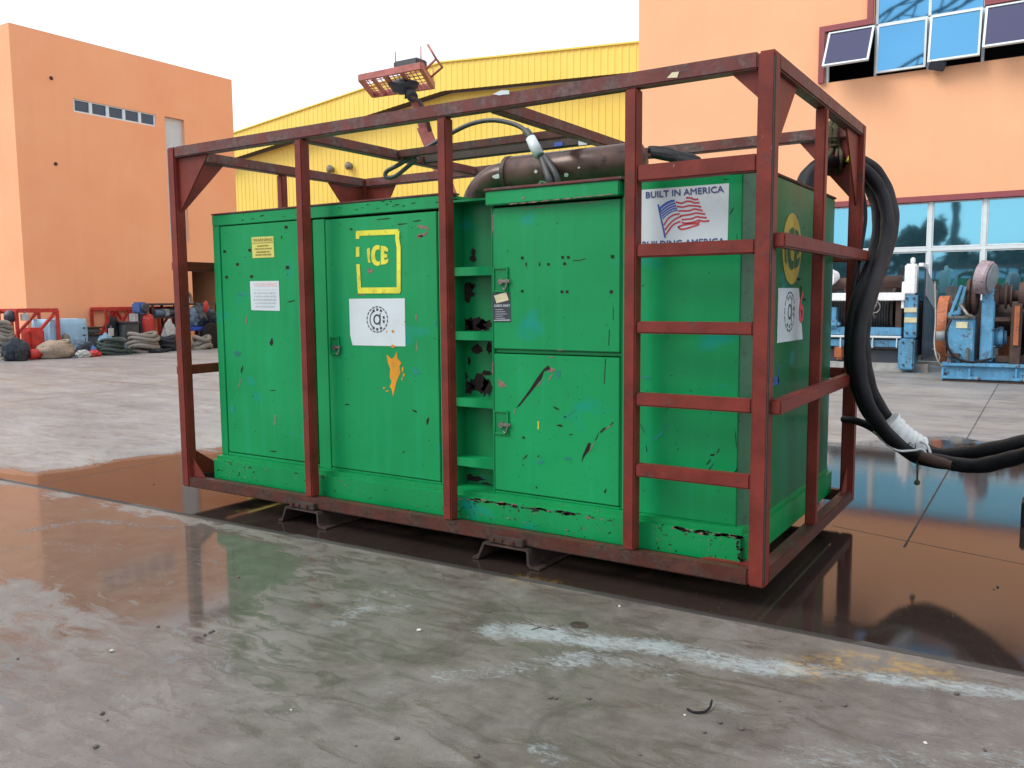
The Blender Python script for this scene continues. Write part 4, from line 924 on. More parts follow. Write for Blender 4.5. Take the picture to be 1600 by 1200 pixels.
# roof gear : muffler, elbow, hoses
my, mz, mr = 1.02, 2.435, .125
mu = MB(); mu.lathe((2.42, my, mz), (un(1004, 250, 'y', my).x, my, mz), [(0, .05), (.004, .10), (.02, mr), (.5, mr), (.98, mr), (.996, .10), (1, .05)], 32)
for f in mu.b.faces: f.smooth = len(f.verts) == 4
mo = mu.build('muffler', 'muffler', PU)
MB().tube(spline([(2.43, my, mz), (2.33, my, mz-.005), (2.22, my, mz-.05), (2.14, my, mz-.14), (2.12, my, mz-.24)], 6), .09, 20).build('exhaust_elbow', 'muffler', PU)
for xx in (2.425,): MB().lathe((xx, my, mz), (xx+.03, my, mz), [(0, mr+.004), (1, mr+.004)], 28).build('muffler_band', 'steel_dark', PU)
for xx in (2.6, 3.28): MB().box((xx, my-.06, 2.2), (xx+.06, my+.06, 2.33)).build('muffler_bracket', 'steel_dark', PU)
b = MB(); q = random.Random(5)
for (px, py, sx, sz) in ((777, 276, .035, .016), (838, 268, .012, .012), (845, 286, .05, .02), (884, 273, .018, .014), (858, 268, .01, .008), (905, 262, .01, .006)):
    P = un(px, py, 'y', my-.12); zz = P.z
    pts = []
    for i in range(10):
        a = 2*math.pi*i/10; x_ = P.x+math.cos(a)*sx*q.uniform(.7, 1.2); z_ = zz+math.sin(a)*sz*q.uniform(.7, 1.2); dz = max(-mr*.98, min(mr*.98, z_-mz))
        pts.append((x_, my-math.sqrt(mr*mr-dz*dz)-.003, mz+dz))
    b.poly(pts)
b.build('paint_splotch', 'sleeve', mo, recalc=False)
#HOSES
# ================================================================= HOSES
def path(pts, n=8, off=(0, 0, 0)): return [p+Vector(off) for p in spline([atd(*p) for p in pts], n)]
HG = 'thick black hydraulic hoses looped over the cage corner'
Htrunk = [(1256, 305, 6.15), (1262, 275, 6.2), (1285, 253, 6.35), (1315, 250, 6.55), (1350, 262, 6.72), (1376, 297, 6.75), (1386, 345, 6.6), (1376, 400, 6.4), (1355, 455, 6.1), (1342, 510, 5.95), (1342, 565, 5.9), (1356, 620, 5.9), (1386, 666, 6.0), (1430, 700, 6.1)]
def hose(px_off, tail, lab, rad=.047, mat='rubber', trunk=Htrunk, wob=0):
    pts = []
    for i, (x, y, d) in enumerate(trunk):
        a, b_, c_ = px_off(i/(len(trunk)-1)); pts.append((x+a, y+b_, d+c_))
    b = MB(); pp = path(pts+tail, 9); b.tube(pp, [rad*(1+.035*math.sin(i*.9+rad*900)+.03*math.sin(i*.37)) for i in range(len(pp))], 14); return b.build('hydraulic_hose', mat, None, lab, 'hose', HG)
hose(lambda t: (-3-9*math.sin(t*3.1), 6+0*t, 0), [(1480, 711, 6.0), (1540, 704, 5.8), (1600, 692, 5.6), (1680, 668, 5.4), (1800, 620, 5.2)], 'black hose running innermost down the loop and rising highest at the right edge')
hose(lambda t: (9-2*t, -3, .12), [(1480, 716, 6.1), (1545, 712, 5.95), (1600, 699, 5.8), (1680, 676, 5.6), (1800, 630, 5.4)], 'black hose forming the outer curve of the loop behind the others')
hose(lambda t: (3-4*t, 2+10*t, -.12), [(1475, 722, 5.85), (1525, 728, 5.7), (1575, 718, 5.55), (1620, 706, 5.4), (1700, 685, 5.2), (1800, 640, 5.0)], 'black hose sagging lowest of the bundle near the ground at right', .045)
# thin cable beside the bundle
b = MB(); b.tube(path([(1343, 285, 6.6), (1350, 310, 6.6), (1352, 345, 6.5), (1345, 390, 6.35), (1338, 430, 6.2), (1330, 470, 6.1)], 8), .014, 8); b.build('hydraulic_hose', 'rubber', None, 'thin black cable hanging beside the hose bundle behind the corner post', 'cable')
# lower branch joining from the post
b = MB(); b.tube(path([(1318, 655, 6.3), (1338, 658, 6.2), (1362, 668, 6.1), (1392, 690, 6.0), (1425, 709, 5.95), (1460, 720, 5.85), (1500, 731, 5.75), (1540, 728, 5.65), (1590, 712, 5.5), (1680, 690, 5.3), (1800, 655, 5.1)], 9), [.026+.0*i for i in range(91)], 12)
br = b.build('hydraulic_hose', 'rubber', None, 'thin lower black hose joining the bundle from the red corner post', 'hose')
b = MB(); b.tube(path([(1440, 713, 5.90), (1462, 720.5, 5.845), (1490, 728, 5.775)], 6), .034, 12); b.build('brown_tape', 'rust', br)
# white canvas sleeve, strap and string
S0 = [(1384, 661, 6.0), (1402, 680, 6.02), (1420, 692, 6.05), (1438, 701, 6.08)]
b = MB(); pts = path(S0, 8); b.tube(pts, [.098-.018*i/(len(pts)-1)+.005*math.sin(i*1.7) for i in range(len(pts))], 22)
slv = root('canvas_sleeve', tuple(pts[0]), 'white canvas sleeve strapped round the hose bundle where it bends', 'sleeve'); b.build('wrap', 'sleeve', slv)
b = MB(); b.tube(path([(1374, 684, 5.9), (1400, 703, 5.9), (1425, 704, 5.92), (1440, 702, 5.93), (1447, 708, 5.93)], 6), .008, 6); b.tube(path([(1438, 690, 5.98), (1447, 694, 5.96), (1453, 706, 5.94), (1457, 722, 5.93)], 6), .009, 6); b.build('strap', 'sleeve', slv)
b = MB()
for pl in ([(1417, 701), (1420, 693), (1423, 691)], [(1417, 697), (1422, 696)], [(1428, 700), (1424, 699), (1427, 695), (1423, 694)], [(1430, 701), (1430, 692)]): b.tube([atd(x, y, 5.945) for x, y in pl], .0028, 4)
b.build('scribble', 'ink_black', slv)
b = MB(); b.tube([atd(1433, 716, 5.93), atd(1433.5, 735, 5.93), atd(1433, 752, 5.93)], .006, 6); st = b.build('hanging_string', 'rope_dark', None, 'short dark string with a knot dangling under the hose bundle', 'string')
p = atd(1433, 754, 5.93); b = MB(); b.blob(p, .018, 3, .2, 2, 2).build('knot', 'rope_dark', st)
# rope lashing the hoses to the cage
p = atd(1305, 200, 6.42); b = MB()
q = random.Random(8)
tp = un(1305, 205, 'y', Wc-.04); bt = atd(1306, 256, 6.42); 
for i in range(7):
    a = q.uniform(-.02, .02); b.tube(spline([tp+Vector((a, -.06, -.06)), tp+Vector((a*1.4, -.052, .055)), tp+Vector((a, .055, .05)), tp+Vector((a*.5, .055, -.07)), bt+Vector((a*2, .08, .10)), bt+Vector((a*2-.01, .0, -.07)), bt+Vector((a*3, -.10, .02)), bt+Vector((a*1.5, -.03, .10)), tp+Vector((a, -.06, -.06))], 6), .011, 6)
for i in range(5):
    zz = bt.z+.13+i*.022; cx = (tp.x*.35+bt.x*.65); cy = bt.y; b.tube([(cx+math.cos(t)*.035, cy+math.sin(t)*.05, zz+.01*math.sin(t)) for t in [k_*math.pi/6 for k_ in range(12)]], .012, 6, closed=True)
lash = b.build('lashing_rope', 'rope_dark', None, 'dark knotted rope tying the hoses up to the cage top rail', 'rope')
b = MB(); b.tube(spline([bt+Vector((.09, 0, .14)), bt+Vector((.10, -.02, .06)), bt+Vector((.08, -.03, .0))], 5), .012, 6); b.build('yellow_strand', 'yellow', lash)
# cables in the cage roof
def cg(px, py, y): return un(px, py, 'y', y)
b = MB(); b.tube(spline([cg(652, 247, 1.1), cg(640, 258, 1.1), cg(618, 275, 1.08), cg(604, 277, 1.06), cg(604, 268, 1.06), cg(622, 258, 1.08), cg(645, 244, 1.1), cg(665, 232, 1.12), cg(700, 211, 1.15), cg(735, 194, 1.15), cg(770, 188, 1.15), cg(803, 194, 1.15), cg(822, 205, 1.12), cg(838, 222, 1.0)], 8), .017, 10)
b.build('looped_cable', 'rubber_grey', None, 'grey cable looping over the roof bars with one end bent under the cross beam', 'cable')
b = MB(); A_ = cg(822, 205, .95); B_ = cg(829, 214, .93); C_ = cg(845, 243, .9); D_ = cg(858, 278, .82); E_ = cg(862, 290, .84)
lead = root('cable_lead', tuple(D_), 'dark cable lead with white wrapped plug hanging from the roof bars onto the brown muffler', 'cable')
b.tube(spline([A_, B_, C_, D_, E_], 6), .028, 10).tube(spline([C_+Vector((.02, 0, 0)), D_+Vector((.045, 0, .03)), E_+Vector((.06, 0, -.02))], 5), .02, 8); b.build('cable', 'rubber_grey', lead)
b = MB(); b.tube([cg(829, 216, .9), cg(836, 230, .89), cg(843, 243, .88)], [.034, .038, .034], 14); b.build('plug_sleeve', 'sign_white', lead)
b = MB(); b.tube(spline([(3.82, .9, 2.26), (3.86, .9, 2.36), cg(1020, 240, .9), cg(1050, 243, .9), cg(1068, 256, .9)], 6), .028, 10).tube(spline([(3.8, .96, 2.28), (3.84, .96, 2.40), cg(1015, 234, .96), cg(1050, 238, .96), cg(1075, 262, .96)], 6), .022, 8)
b.build('roof_hose', 'rubber', None, 'pair of black hoses curving out over the cabinet roof right of the muffler', 'hose')
# scraps stuck to the cage roof
b = MB(); b.box((2.80, 1.355, z1-.072), (2.87, 1.359, z1-.012)); b.box((2.60, 1.355, z1-.06), (2.67, 1.359, z1-.03), mi=1); b.build('tape', ['sign_white', 'ink_blue'], CG, recalc=False)
b = MB(); Q = [un(*p, 'y', -.0005) for p in ((770, 147), (783, 141), (795, 141), (796, 147), (786, 148), (780, 149))]; b.poly(Q); Q = [un(*p, 'y', -.0005) for p in ((1042, 122), (1050, 113), (1061, 112), (1058, 121))]; b.poly(Q, 1); b.build('paint_scrap', ['sign_white', 'cream'], CG, recalc=False)
#WINCHES
# ================================================================= BOOM LIFT behind
BD = 21.0
def bl(px, py, d=BD): return atd(px, py, d)
gnd = bl(760, 560); BLf = root('boom_lift', (gnd.x, gnd.y, 0), 'faded red boom lift with its mesh floored basket raised above the cage', 'lift')
# basket platform frame: four corners from the photograph, at its own height
Zp = bl(620, 125).z
c_ = [un(562, 122, 'z', Zp), un(658, 103, 'z', Zp), un(677, 134, 'z', Zp), un(583, 148, 'z', Zp)]
cen = sum(c_, Vector())/4; ux_ = ((c_[1]-c_[0])+(c_[2]-c_[3])).normalized(); Lx = ((c_[1]-c_[0]).length+(c_[2]-c_[3]).length)/2; uy_ = Vector((-ux_.y, ux_.x, 0)); Ly = 1.25
if (c_[0]-c_[3]).dot(uy_) < 0: uy_ = -uy_
Ly = min(2.2, abs((c_[0]-c_[3]).dot(uy_))); near = -1
K = lambda a, b_, z: (c_[0]*(1-a)*(1-b_)+c_[1]*(1+a)*(1-b_)+c_[2]*(1+a)*(1+b_)+c_[3]*(1-a)*(1+b_))/4+Vector((0, 0, z))
b = MB()
for p, q in (((-1, -1), (1, -1)), ((1, -1), (1, 1)), ((1, 1), (-1, 1)), ((-1, 1), (-1, -1))): b.beam(K(*p, 0), K(*q, 0), .08, .15)
for t in (-.6, -.2, .35): b.beam(K(t, -1, -.02), K(t, 1, -.02), .07, .08)
b.build('basket_frame', 'lift_red', BLf)
b = MB()
for i in range(-6, 7): b.beam(K(i/7, -1, .03), K(i/7, 1, .03), .014, .02, 0)
for i in range(-2, 3): b.beam(K(-1, i/3, .045), K(1, i/3, .045), .014, .02, 0)
b.build('mesh_floor', 'lift_red', BLf)
b = MB()
for p in ((1, 1), (1, -1), (.25, 1), (.2, -1)): b.tube([K(*p, .1), K(p[0], p[1], .42)], .012, 6)
b.tube([K(1, -.4, .05), K(1.35, -.4, .25), K(1.4, .4, .25), K(1, .4, .05)], .03, 6).tube([K(1.35, -.4, .25), K(1.1, -.4, .6)], .025, 6)
b.build('guard_rail', 'lift_red', BLf)
MB().box(K(.5, -.2, .26)-Vector((.36, .2, .08)), K(.5, -.2, .26)+Vector((.36, .2, .10)), .03).box(K(.3, -.3, .2)-Vector((.2, .12, .08)), K(.3, -.3, .2)+Vector((.2, .12, .06)), .03).build('control_box', 'dkgrey', BLf)
b = MB(); b.blob(K(.25, 0, -.15), (.34, .34, .17), 4, .3, 2, 3); P1 = bl(645, 152, BD-.3); b.tube([K(.3, -.1, -.3), bl(640, 145, BD-.1), P1], [.16, .14, .13], 12); b.build('rotator', 'ink_black', BLf)
b = MB(); P2 = bl(664, 205); P3 = bl(770, 470); b.beam(bl(650, 160), P2, .22, .22); b.beam(P2-(P3-P2).normalized()*.1, P3, .25, .3); b.build('boom', 'lift_red', BLf)
b = MB(); b.tube([bl(640, 150, BD-.3), bl(655, 158, BD-.35), bl(664, 175, BD-.3), bl(672, 205, BD-.3)], .05, 8).build('jib_cylinder', 'rust', BLf)
gx, gy_ = P3.x, P3.y
MB().box((gx-1.2, gy_-.8, .45), (gx+1.2, gy_+.8, .95), .06).build('chassis', 'lift_red', BLf)
MB().box((gx-.7, gy_-.6, .96), (gx+.9, gy_+.6, 1.7), .08).build('turret', 'lift_red', BLf)
for sx in (-.85, .85):
    for sy in (-1, 1): MB().lathe((gx+sx, gy_+sy*.82, .42), (gx+sx, gy_+sy*1.08, .42), [(0, .34), (.1, .42), (.9, .42), (1, .34)], 24).build('wheel', 'rubber', BLf)

# ================================================================= WINCHES
def W(Y0):
    return lambda mb, x0, ya, x1, yb, d0, d1, bev=.01, mi=None: mb.box((un(x0, (ya+yb)/2, 'y', Y0).x, Y0+d0, un((x0+x1)/2, yb, 'y', Y0).z), (un(x1, (ya+yb)/2, 'y', Y0).x, Y0+d1, un((x0+x1)/2, ya, 'y', Y0).z), bev, mi)
YA = 15.0; A = W(YA); uA = lambda px, py, Y=None: un(px, py, 'y', YA if Y is None else Y)
WA = root('drum_winch', (uA(1350, 590).x, YA, 0), 'blue and white drum winch with a large black cable drum seen behind the hose loop', 'winch')
xL = 1210
gA = lambda py: max(.0, uA(1400, py).z)
b = MB(); A(b, xL, 566, 1450, 594, 0, .25); A(b, xL, 572, 1450, 594, 2.0, 2.25); b.build('skid_beam', 'concrete', WA)
b = MB(); A(b, 1412, 580, 1424, 600, -.05, .2); A(b, 1428, 580, 1440, 600, -.05, .2); b.build('foot', 'winch_blue', WA)
b = MB(); A(b, xL, 546, 1408, 566, .2, .5, 0); A(b, xL, 523, 1408, 550, .9, 1.0, 0); b.build('under_void', 'ink_black', WA)  # black panels standing in for the unlit void below the drum
b = MB(); A(b, 1320, 529, 1408, 546, .1, .3); b.build('brown_beam', 'rust', WA)
b = MB(); A(b, 1302, 538, 1318, 562, .05, .35, .05); b.build('orange_bracket', 'orange_m', WA)
b = MB(); A(b, xL, 511, 1408, 523, 0, .3); A(b, xL, 530, 1408, 541, .06, .2)
A(b, 1295, 480, 1305, 512, .1, .3); A(b, 1286, 500, 1312, 512, -.1, .2, .05); b.build('blue_beam', 'winch_blue', WA)
b = MB(); A(b, xL, 523.5, 1408, 527, -.01, .3)
for px in (1312, 1362, 1400): A(b, px, 527, px+2, 544, -.01, .1)
b.build('flange_strip', 'aframe', WA)
ca = uA(1300, 490, YA+.9); cb = uA(1402, 490, YA+.9)
b = MB(); b.lathe(ca, cb, [(0, .62), (.02, .62), (.021, .42), (.5, .44), (.96, .42), (.961, .62), (1, .62)], 36); b.build('cable_drum', 'steel_dark', WA)
q = random.Random(2); b = MB()
for i in range(24):
    t = .03+.92*i/24; cc = ca.lerp(cb, t); b.tube([cc+Vector((0, math.cos(a)*.46, math.sin(a)*.46)) for a in [k_*math.pi/10 for k_ in range(20)]], .028, 6, closed=True)
b.build('wire_rope', 'rubber_grey', WA)
b = MB(); A(b, 1398, 458, 1408, 515, .1, 1.4); b.build('drum_flange', 'rust', WA)
b = MB(); b.cyl(uA(xL, 448, YA+.2), uA(1410, 440, YA+.2), .13, 16); A(b, 1316, 448, 1330, 462, .1, .3); b.build('top_pipe', 'rust', WA)
b = MB(); A(b, xL, 458, 1414, 470, 0, .2); A(b, 1287, 420, 1298, 440, .1, .5, .04); b.lathe(uA(1292, 434, YA), uA(1306, 432, YA+.2), [(0, .22), (1, .12)], 14); b.build('white_beam', 'winch_white', WA)
b = MB(); A(b, 1413, 412, 1432, 460, 0, .3, .03); A(b, 1422, 402, 1429, 412, .05, .15, .02); A(b, 1436, 409, 1441, 455, .9, 1.0); A(b, 1432, 410, 1440, 416, .3, .9); A(b, 1408, 440, 1413, 482, .05, .25); b.build('white_post', 'winch_white', WA)
b = MB(); A(b, 1413, 461, 1433, 528, 0, .3); b.build('blue_post', 'winch_blue', WA)
b = MB(); A(b, 1413, 480.5, 1432.5, 488, -.012, -.002, 0); A(b, 1413, 496, 1432.5, 504, -.012, -.002, 0); b.build('cream_stripe', 'cream', WA)
b = MB(); A(b, 1406, 529, 1431, 577, -.25, .35, .03); b.build('gear_box', 'winch_blue', WA)
b = MB(); A(b, 1414, 470, 1432, 560, .6, 1.4, .05); A(b, 1340, 400+72, 1400, 512, 1.5, 1.9, .05); A(b, 1300, 440, 1410, 470, 1.0, 1.5, .1); b.build('rear_dark_fill', 'steel_dark', WA)  # added dark boxes that fill in the darkness behind the winch
for px, py in ((1417, 466), (1428, 466), (1417, 520), (1428, 520), (1411, 535), (1426, 535), (1411, 570), (1426, 570)):
    p = uA(px, py, YA-.0 if py < 525 else YA-.25); MB().cyl(p, p+Vector((0, -.03, 0)), .022, 8).build('bolt', 'rust', WA)
# guard plate in depth: the face looks to +x
gx_ = uA(1437, 480).x+.06
P = [(YA+.05, un(1438, 418, 'x', gx_).z), (un(1448, 430, 'x', gx_).y, un(1448, 428, 'x', gx_).z), (un(1461, 455, 'x', gx_).y, un(1461, 455, 'x', gx_).z), (un(1461, 500, 'x', gx_).y, un(1461, 520, 'x', gx_).z), (un(1455, 575, 'x', gx_).y, .25), (YA+.05, .25)]
MB().prism([(gx_, y, z) for y, z in P], (.03, 0, 0)).build('guard_plate', 'winch_navy', WA)
P2_ = [P[0], P[1], P[2], (P[2][0], un(1461, 488, 'x', gx_).z), (YA+.05, un(1438, 462, 'x', gx_).z)]
MB().prism([(gx_+.032, y, z) for y, z in P2_], (.012, 0, 0)).build('lit_guard_face', 'grey_plate', WA)  # lit upper half of the plate, painted as a paler grey face
p = uA(1368, 465, YA-.02); b = MB(); b.tube([p, p+Vector((.02, -.01, -.16)), p+Vector((-.06, -.01, -.3)), p+Vector((.02, -.01, -.42))], .03, 8).tube([p+Vector((.1*math.cos(t), -.02, -.2+.12*math.sin(t))) for t in [k_*.52 for k_ in range(12)]], .018, 6, closed=True).build('hook', 'zinc', WA)

YB2 = 13.2; B = W(YB2); uB = lambda px, py, Y=None: un(px, py, 'y', YB2 if Y is None else Y)
WB = root('geared_winch', (uB(1560, 590).x, YB2, 0), 'blue skid mounted winch with brown gears and an orange drum beside the office windows', 'winch')
b = MB(); B(b, 1471, 576, 1760, 593, .05, .15, 0); B(b, 1470, 571, 1760, 576, -.02, .3); B(b, 1470, 592, 1760, 597, -.02, .3)
for px in (1471, 1513, 1586, 1650): B(b, px, 576, px+3, 592, -.01, .05, 0)
B(b, 1470, 571, 1760, 576, 1.9, 2.2); B(b, 1470, 576, 1760, 593, 1.98, 2.08, 0); b.build('skid_frame', 'winch_blue', WB)
MB().box((uB(1472, 590).x, YB2, .0), (uB(1760, 590).x, YB2+2.1, .012+uB(1500, 597.5).z*0+.02)).build('base_timber', 'steel_dark', WB)
b = MB(); B(b, 1480, 498, 1521, 571, .1, .75, .02); b.build('pedestal', 'winch_blue', WB)
for _q in ((1480, 494, 1523, 498, .05, .8), (1483, 545, 1486, 572, .0, .1), (1509, 543, 1513, 572, 0, .1)): B(MB(), *_q).build('clamp', 'zinc', WB)
B(MB(), 1478, 552, 1500, 558, -.05, .1).build('clamp', 'rust', WB)
b = MB(); B(b, 1493, 503, 1511, 513, .085, .098, 0); b.build('name_plate', 'cream', WB)
b = MB()
for y_ in (.15, .6): b.beam(uB(1484, 495, YB2+y_), uB(1503, 446, YB2+y_), .10, .05).beam(uB(1497, 492, YB2+y_), uB(1508, 448, YB2+y_), .06, .05)
for t in (.05, .45, .9): b.beam(uB(1484, 495, YB2+.15).lerp(uB(1503, 446, YB2+.15), t), uB(1484, 495, YB2+.6).lerp(uB(1503, 446, YB2+.6), t), .07, .07)
B(b, 1480, 486, 1500, 494, .1, .7, .03); b.build('brake_lever', 'winch_blue', WB)
b = MB(); b.tube([uB(1500, 475, YB2+.1), uB(1512, 492, YB2), uB(1520, 495, YB2)], .03, 8).build('link_rod', 'zinc', WB)
c1 = uB(1510, 463, YB2+.5); c2_ = uB(1531, 463, YB2+.5)
b = MB(); b.lathe(c1, c2_, [(0, .26), (.08, .31), (.3, .33), (.42, .29), (.55, .34), (.8, .34), (.93, .28), (1, .2)], 30).build('brake_wheel', 'rust', WB)
b = MB(); B(b, 1531, 450, 1552, 566, .2, .45, .02); b.build('tall_post', 'winch_blue', WB)
p1 = uB(1541, 434, YB2+.15); b = MB(); dirv = Vector((.9, -.25, -.12)).normalized()
b.lathe(p1-dirv*.13, p1+dirv*.10, [(0, .1), (.02, .26), (.12, .30), (.8, .30), (.95, .27), (1, .08)], 32).build('end_cap', 'cap_paint', WB)
b = MB(); b.lathe(p1+dirv*.105, p1+dirv*.12, [(0, .26), (1, .23)], 28).build('cap_face', 'grey_plate', WB)
s0 = uB(1553, 462, YB2+.4); s1 = uB(1640, 462, YB2+.4)
b = MB(); b.lathe(s0, s1, [(0, .2), (.1, .22), (.12, .16), (.2, .16), (.21, .24), (.25, .24), (.26, .16), (.3, .16), (.31, .21), (.34, .21), (.35, .1), (.45, .1), (.46, .24), (.62, .24), (.63, .15), (1, .15)], 26).build('shaft', 'rust', WB)
b = MB(); B(b, 1578, 474, 1595, 571, .1, .4); B(b, 1553, 496, 1578, 503, .2, .3); B(b, 1553, 560, 1760, 571, .3, .5); B(b, 1600, 480, 1640, 571, .5, .9); b.build('rusty_stand', 'rust', WB)
b = MB(); B(b, 1584, 478, 1592, 540, .07, .1, 0); b.build('bright_strip', 'orange_m', WB)
s0 = uB(1552, 527, YB2+.5); s1 = uB(1573, 527, YB2+.5)
b = MB(); b.lathe(s0, s1, [(0, .1), (.1, .16), (.5, .2), (.75, .19), (.8, .12), (1, .12)], 24).build('motor', 'winch_blue', WB)
s0 = uB(1466, 515, YB2+1.3); s1 = uB(1486, 515, YB2+1.3)
b = MB(); b.lathe(s0, s1, [(0, .5), (.1, .66), (.9, .66), (1, .5)], 40); B(b, 1555, 528, 1578, 562, .9, 1.1); B(b, 1600, 525, 1680, 560, .8, 1.1); b.build('orange_drum', 'orange_m', WB)
b = MB(); b.cyl(uB(1463, 525, YB2+.4), uB(1482, 525, YB2+.4), .09, 14).build('pipe_stub', 'grey_plate', WB)
b = MB(); b.tube(path([(1461, 440, 17.9), (1462, 500, 17.6), (1460, 535, 17.4), (1464, 560, 17.2), (1472, 572, 17.0)], 6), .02, 6).tube(path([(1458, 545, 17.6), (1468, 556, 17.2), (1466, 566, 17)], 5), .015, 6).build('wire', 'zinc', WB)
B(MB(), 1462, 446, 1482, 470, 1.6, 2.0) .build('rear_casing', 'dkgrey', WB)
b = MB(); B(b, 1486, 470, 1530, 566, 1.2, 1.7, .05); B(b, 1556, 486, 1600, 566, 1.3, 1.8, .05); b.lathe(uB(1556, 500, YB2+1.1), uB(1640, 500, YB2+1.1), [(0, .5), (.06, .5), (.07, .34), (.9, .34), (.91, .5), (1, .5)], 28); b.build('rear_drum_fill', 'steel_dark', WB)  # rear drum plus dark boxes added to fill in the darkness behind
for px in (1484, 1492, 1502, 1512): 
    p = uB(px, 565, YB2+.09); MB().cyl(p, p+Vector((0, -.03, 0)), .022, 8).build('bolt', 'rust', WB)
b = MB(); b.tube(path([(1486, 500, 17.0), (1478, 520, 16.9), (1482, 545, 16.9), (1495, 560, 16.9), (1520, 566, 16.9), (1550, 560, 16.9)], 6), .022, 6); b.build('hydraulic_line', 'rubber', WB)
#STUFF
# ================================================================= LEFT YARD STORE
SX = -18.2
def sp_(px, py, X=SX): return un(px, py, 'x', X)
def scale_at(px, X=SX): return (sp_(px+10, 540, X).y-sp_(px, 540, X).y)/10
def coil(px, py_top, px0, px1, mat, lab, X=SX, n=7, r=.055, seed=1):
    c = sp_((px0+px1)/2, 540, X); hw = abs(sp_(px1, 540, X).y-sp_(px0, 540, X).y)/2*.9; top = sp_((px0+px1)/2, py_top, X).z
    q = random.Random(seed); b = MB(); n = max(3, int(top/(r*1.7)))
    for i in range(n):
        for k2 in range(2 if i % 2 else 1):
            rr = hw*(1-.12*abs(i/n-.4))*q.uniform(.86, 1.0)-k2*r*2; ox, oy = q.uniform(-.05, .05), q.uniform(-.05, .05); z = r+i*r*1.7; ph = q.uniform(0, 6)
            b.tube([(c.x+ox+rr*math.cos(t), c.y+oy+rr*math.sin(t), z+r*.7*math.sin(2*t+ph)) for t in [2*math.pi*j/22 for j in range(22)]], r*q.uniform(.85, 1.2), 8, closed=True)
    return b.build('rope_coil', mat, None, lab, 'rope coil')
def heap(px0, px1, py_top, mat, lab, nm, cat, X=SX, seed=1, amp=.35, dep=.5):
    a, c = sp_(px0, 550, X), sp_(px1, 550, X); hw = (c.y-a.y)/2; top = max(.12, sp_((px0+px1)/2, py_top, X).z)
    b = MB(); b.blob((X, (a.y+c.y)/2, top*.42), (dep*hw if dep < 5 else .5, hw, top*.58), seed, amp, 2.2, 4, flat=.72); return b.build(nm, mat, None, lab, cat)
coil(10, 503, -4, 20, 'rope_grey', 'tall grey rope coil standing at the far left edge in front of red trusses', X=-18.6, seed=1)
heap(3, 45, 529, 'navy_bag', 'black canvas bag lying leftmost on the ground by the orange building', 'bag', 'bag', seed=2, X=-17.9)
# tan rope pile
b = MB(); c = sp_(86, 550, -17.9); q = random.Random(12); top = sp_(86, 527, -17.9).z
hw = (sp_(117, 550, -17.9).y-sp_(56, 550, -17.9).y)/2
b.blob((c.x, c.y, top*.35), (.45, hw*.92, top*.5), 3, .25, 2, 3, flat=.7)
for i in range(26):
    rr = hw*q.uniform(.35, .85); oy = q.uniform(-.2, .25)*hw; z = top*q.uniform(.25, .72); tl = q.uniform(-.6, .6); ph = q.uniform(0, 6)
    b.tube([(c.x+rr*.6*math.cos(t), c.y+oy+rr*math.sin(t), max(.04, z*(1-.25*(oy/hw)**2)+rr*tl*.45*math.cos(t+ph))) for t in [2*math.pi*j/20 for j in range(20)]], q.uniform(.03, .055), 7, closed=True)
b.build('rope_pile', 'rope_tan', None, 'loose tan rope pile slumped on the ground below the red truss', 'rope')
heap(108, 142, 532, 'bluegrey', 'crumpled grey blue sheet right of the tan rope pile', 'tarpaulin', 'tarpaulin', seed=4, X=-18.3)
heap(118, 140, 547, 'tarp_white', 'small white cloth lying on the ground between two rope piles', 'cloth', 'cloth', X=-17.4, seed=5)
heap(142, 152, 541, 'mid_blue', 'small blue rag beside the dark green rope coil', 'rag', 'rag', X=-17.6, seed=6)
heap(138, 158, 547, 'truss_red', 'small red rag on the ground left of the green rope coil', 'rag', 'rag', X=-17.5, seed=7)
coil(175, 526, 154, 196, 'rope_green', 'dark green coiled rope heap in the middle of the row', X=-17.8, seed=8)
coil(225, 516, 203, 248, 'rope_grey', 'large grey brown rope coil just left of the cage post', X=-17.9, seed=9, r=.07)
coil(260, 524, 248, 274, 'rope_black', 'dark rope coil tucked against the left cage post', X=-18, seed=10)
heap(152, 178, 521, 'tarp_blue', 'pale blue crumpled sheet behind the dark green rope coil', 'tarpaulin', 'tarpaulin', X=-18.9, seed=11, amp=.2)
heap(196, 216, 531, 'bluegrey', 'grey sack between the green coil and the brown coil', 'sack', 'sack', X=-18.2, seed=12)
# blue tarp covered crate
a, c = sp_(66, 530, -19.4), sp_(121, 530, -19.4); top = sp_(100, 498, -19.4).z
b = MB(); n = 60; rows = 7; per = []
for j in range(rows):
    z = top*(1-j/(rows-1)) if j else top; ring = []
    for i in range(n):
        t = i/n; u = t*4; hx, hy = .5, (c.y-a.y)/2
        P = [(hx, -hy), (hx, hy), (-hx, hy), (-hx, -hy)]; k0 = int(u); f_ = u-k0; x = P[k0][0]*(1-f_)+P[(k0+1) % 4][0]*f_; y = P[k0][1]*(1-f_)+P[(k0+1) % 4][1]*f_
        s_ = 1+(.09*math.sin(i*1.3)+.05*math.sin(i*2.9+j))*(j/(rows-1))**.6; ring.append(b.b.verts.new((-19.4+x*s_, (a.y+c.y)/2+y*s_, max(.01, z))))
    per.append(ring)
for A1, B1 in zip(per, per[1:]):
    for i in range(n): f = b.b.faces.new((A1[i], A1[(i+1) % n], B1[(i+1) % n], B1[i])); f.smooth = True
b.b.faces.new(per[0]); b.build('covered_crate', 'tarp_blue', None, 'crate covered with a light blue tarpaulin behind the left red truss', 'crate')
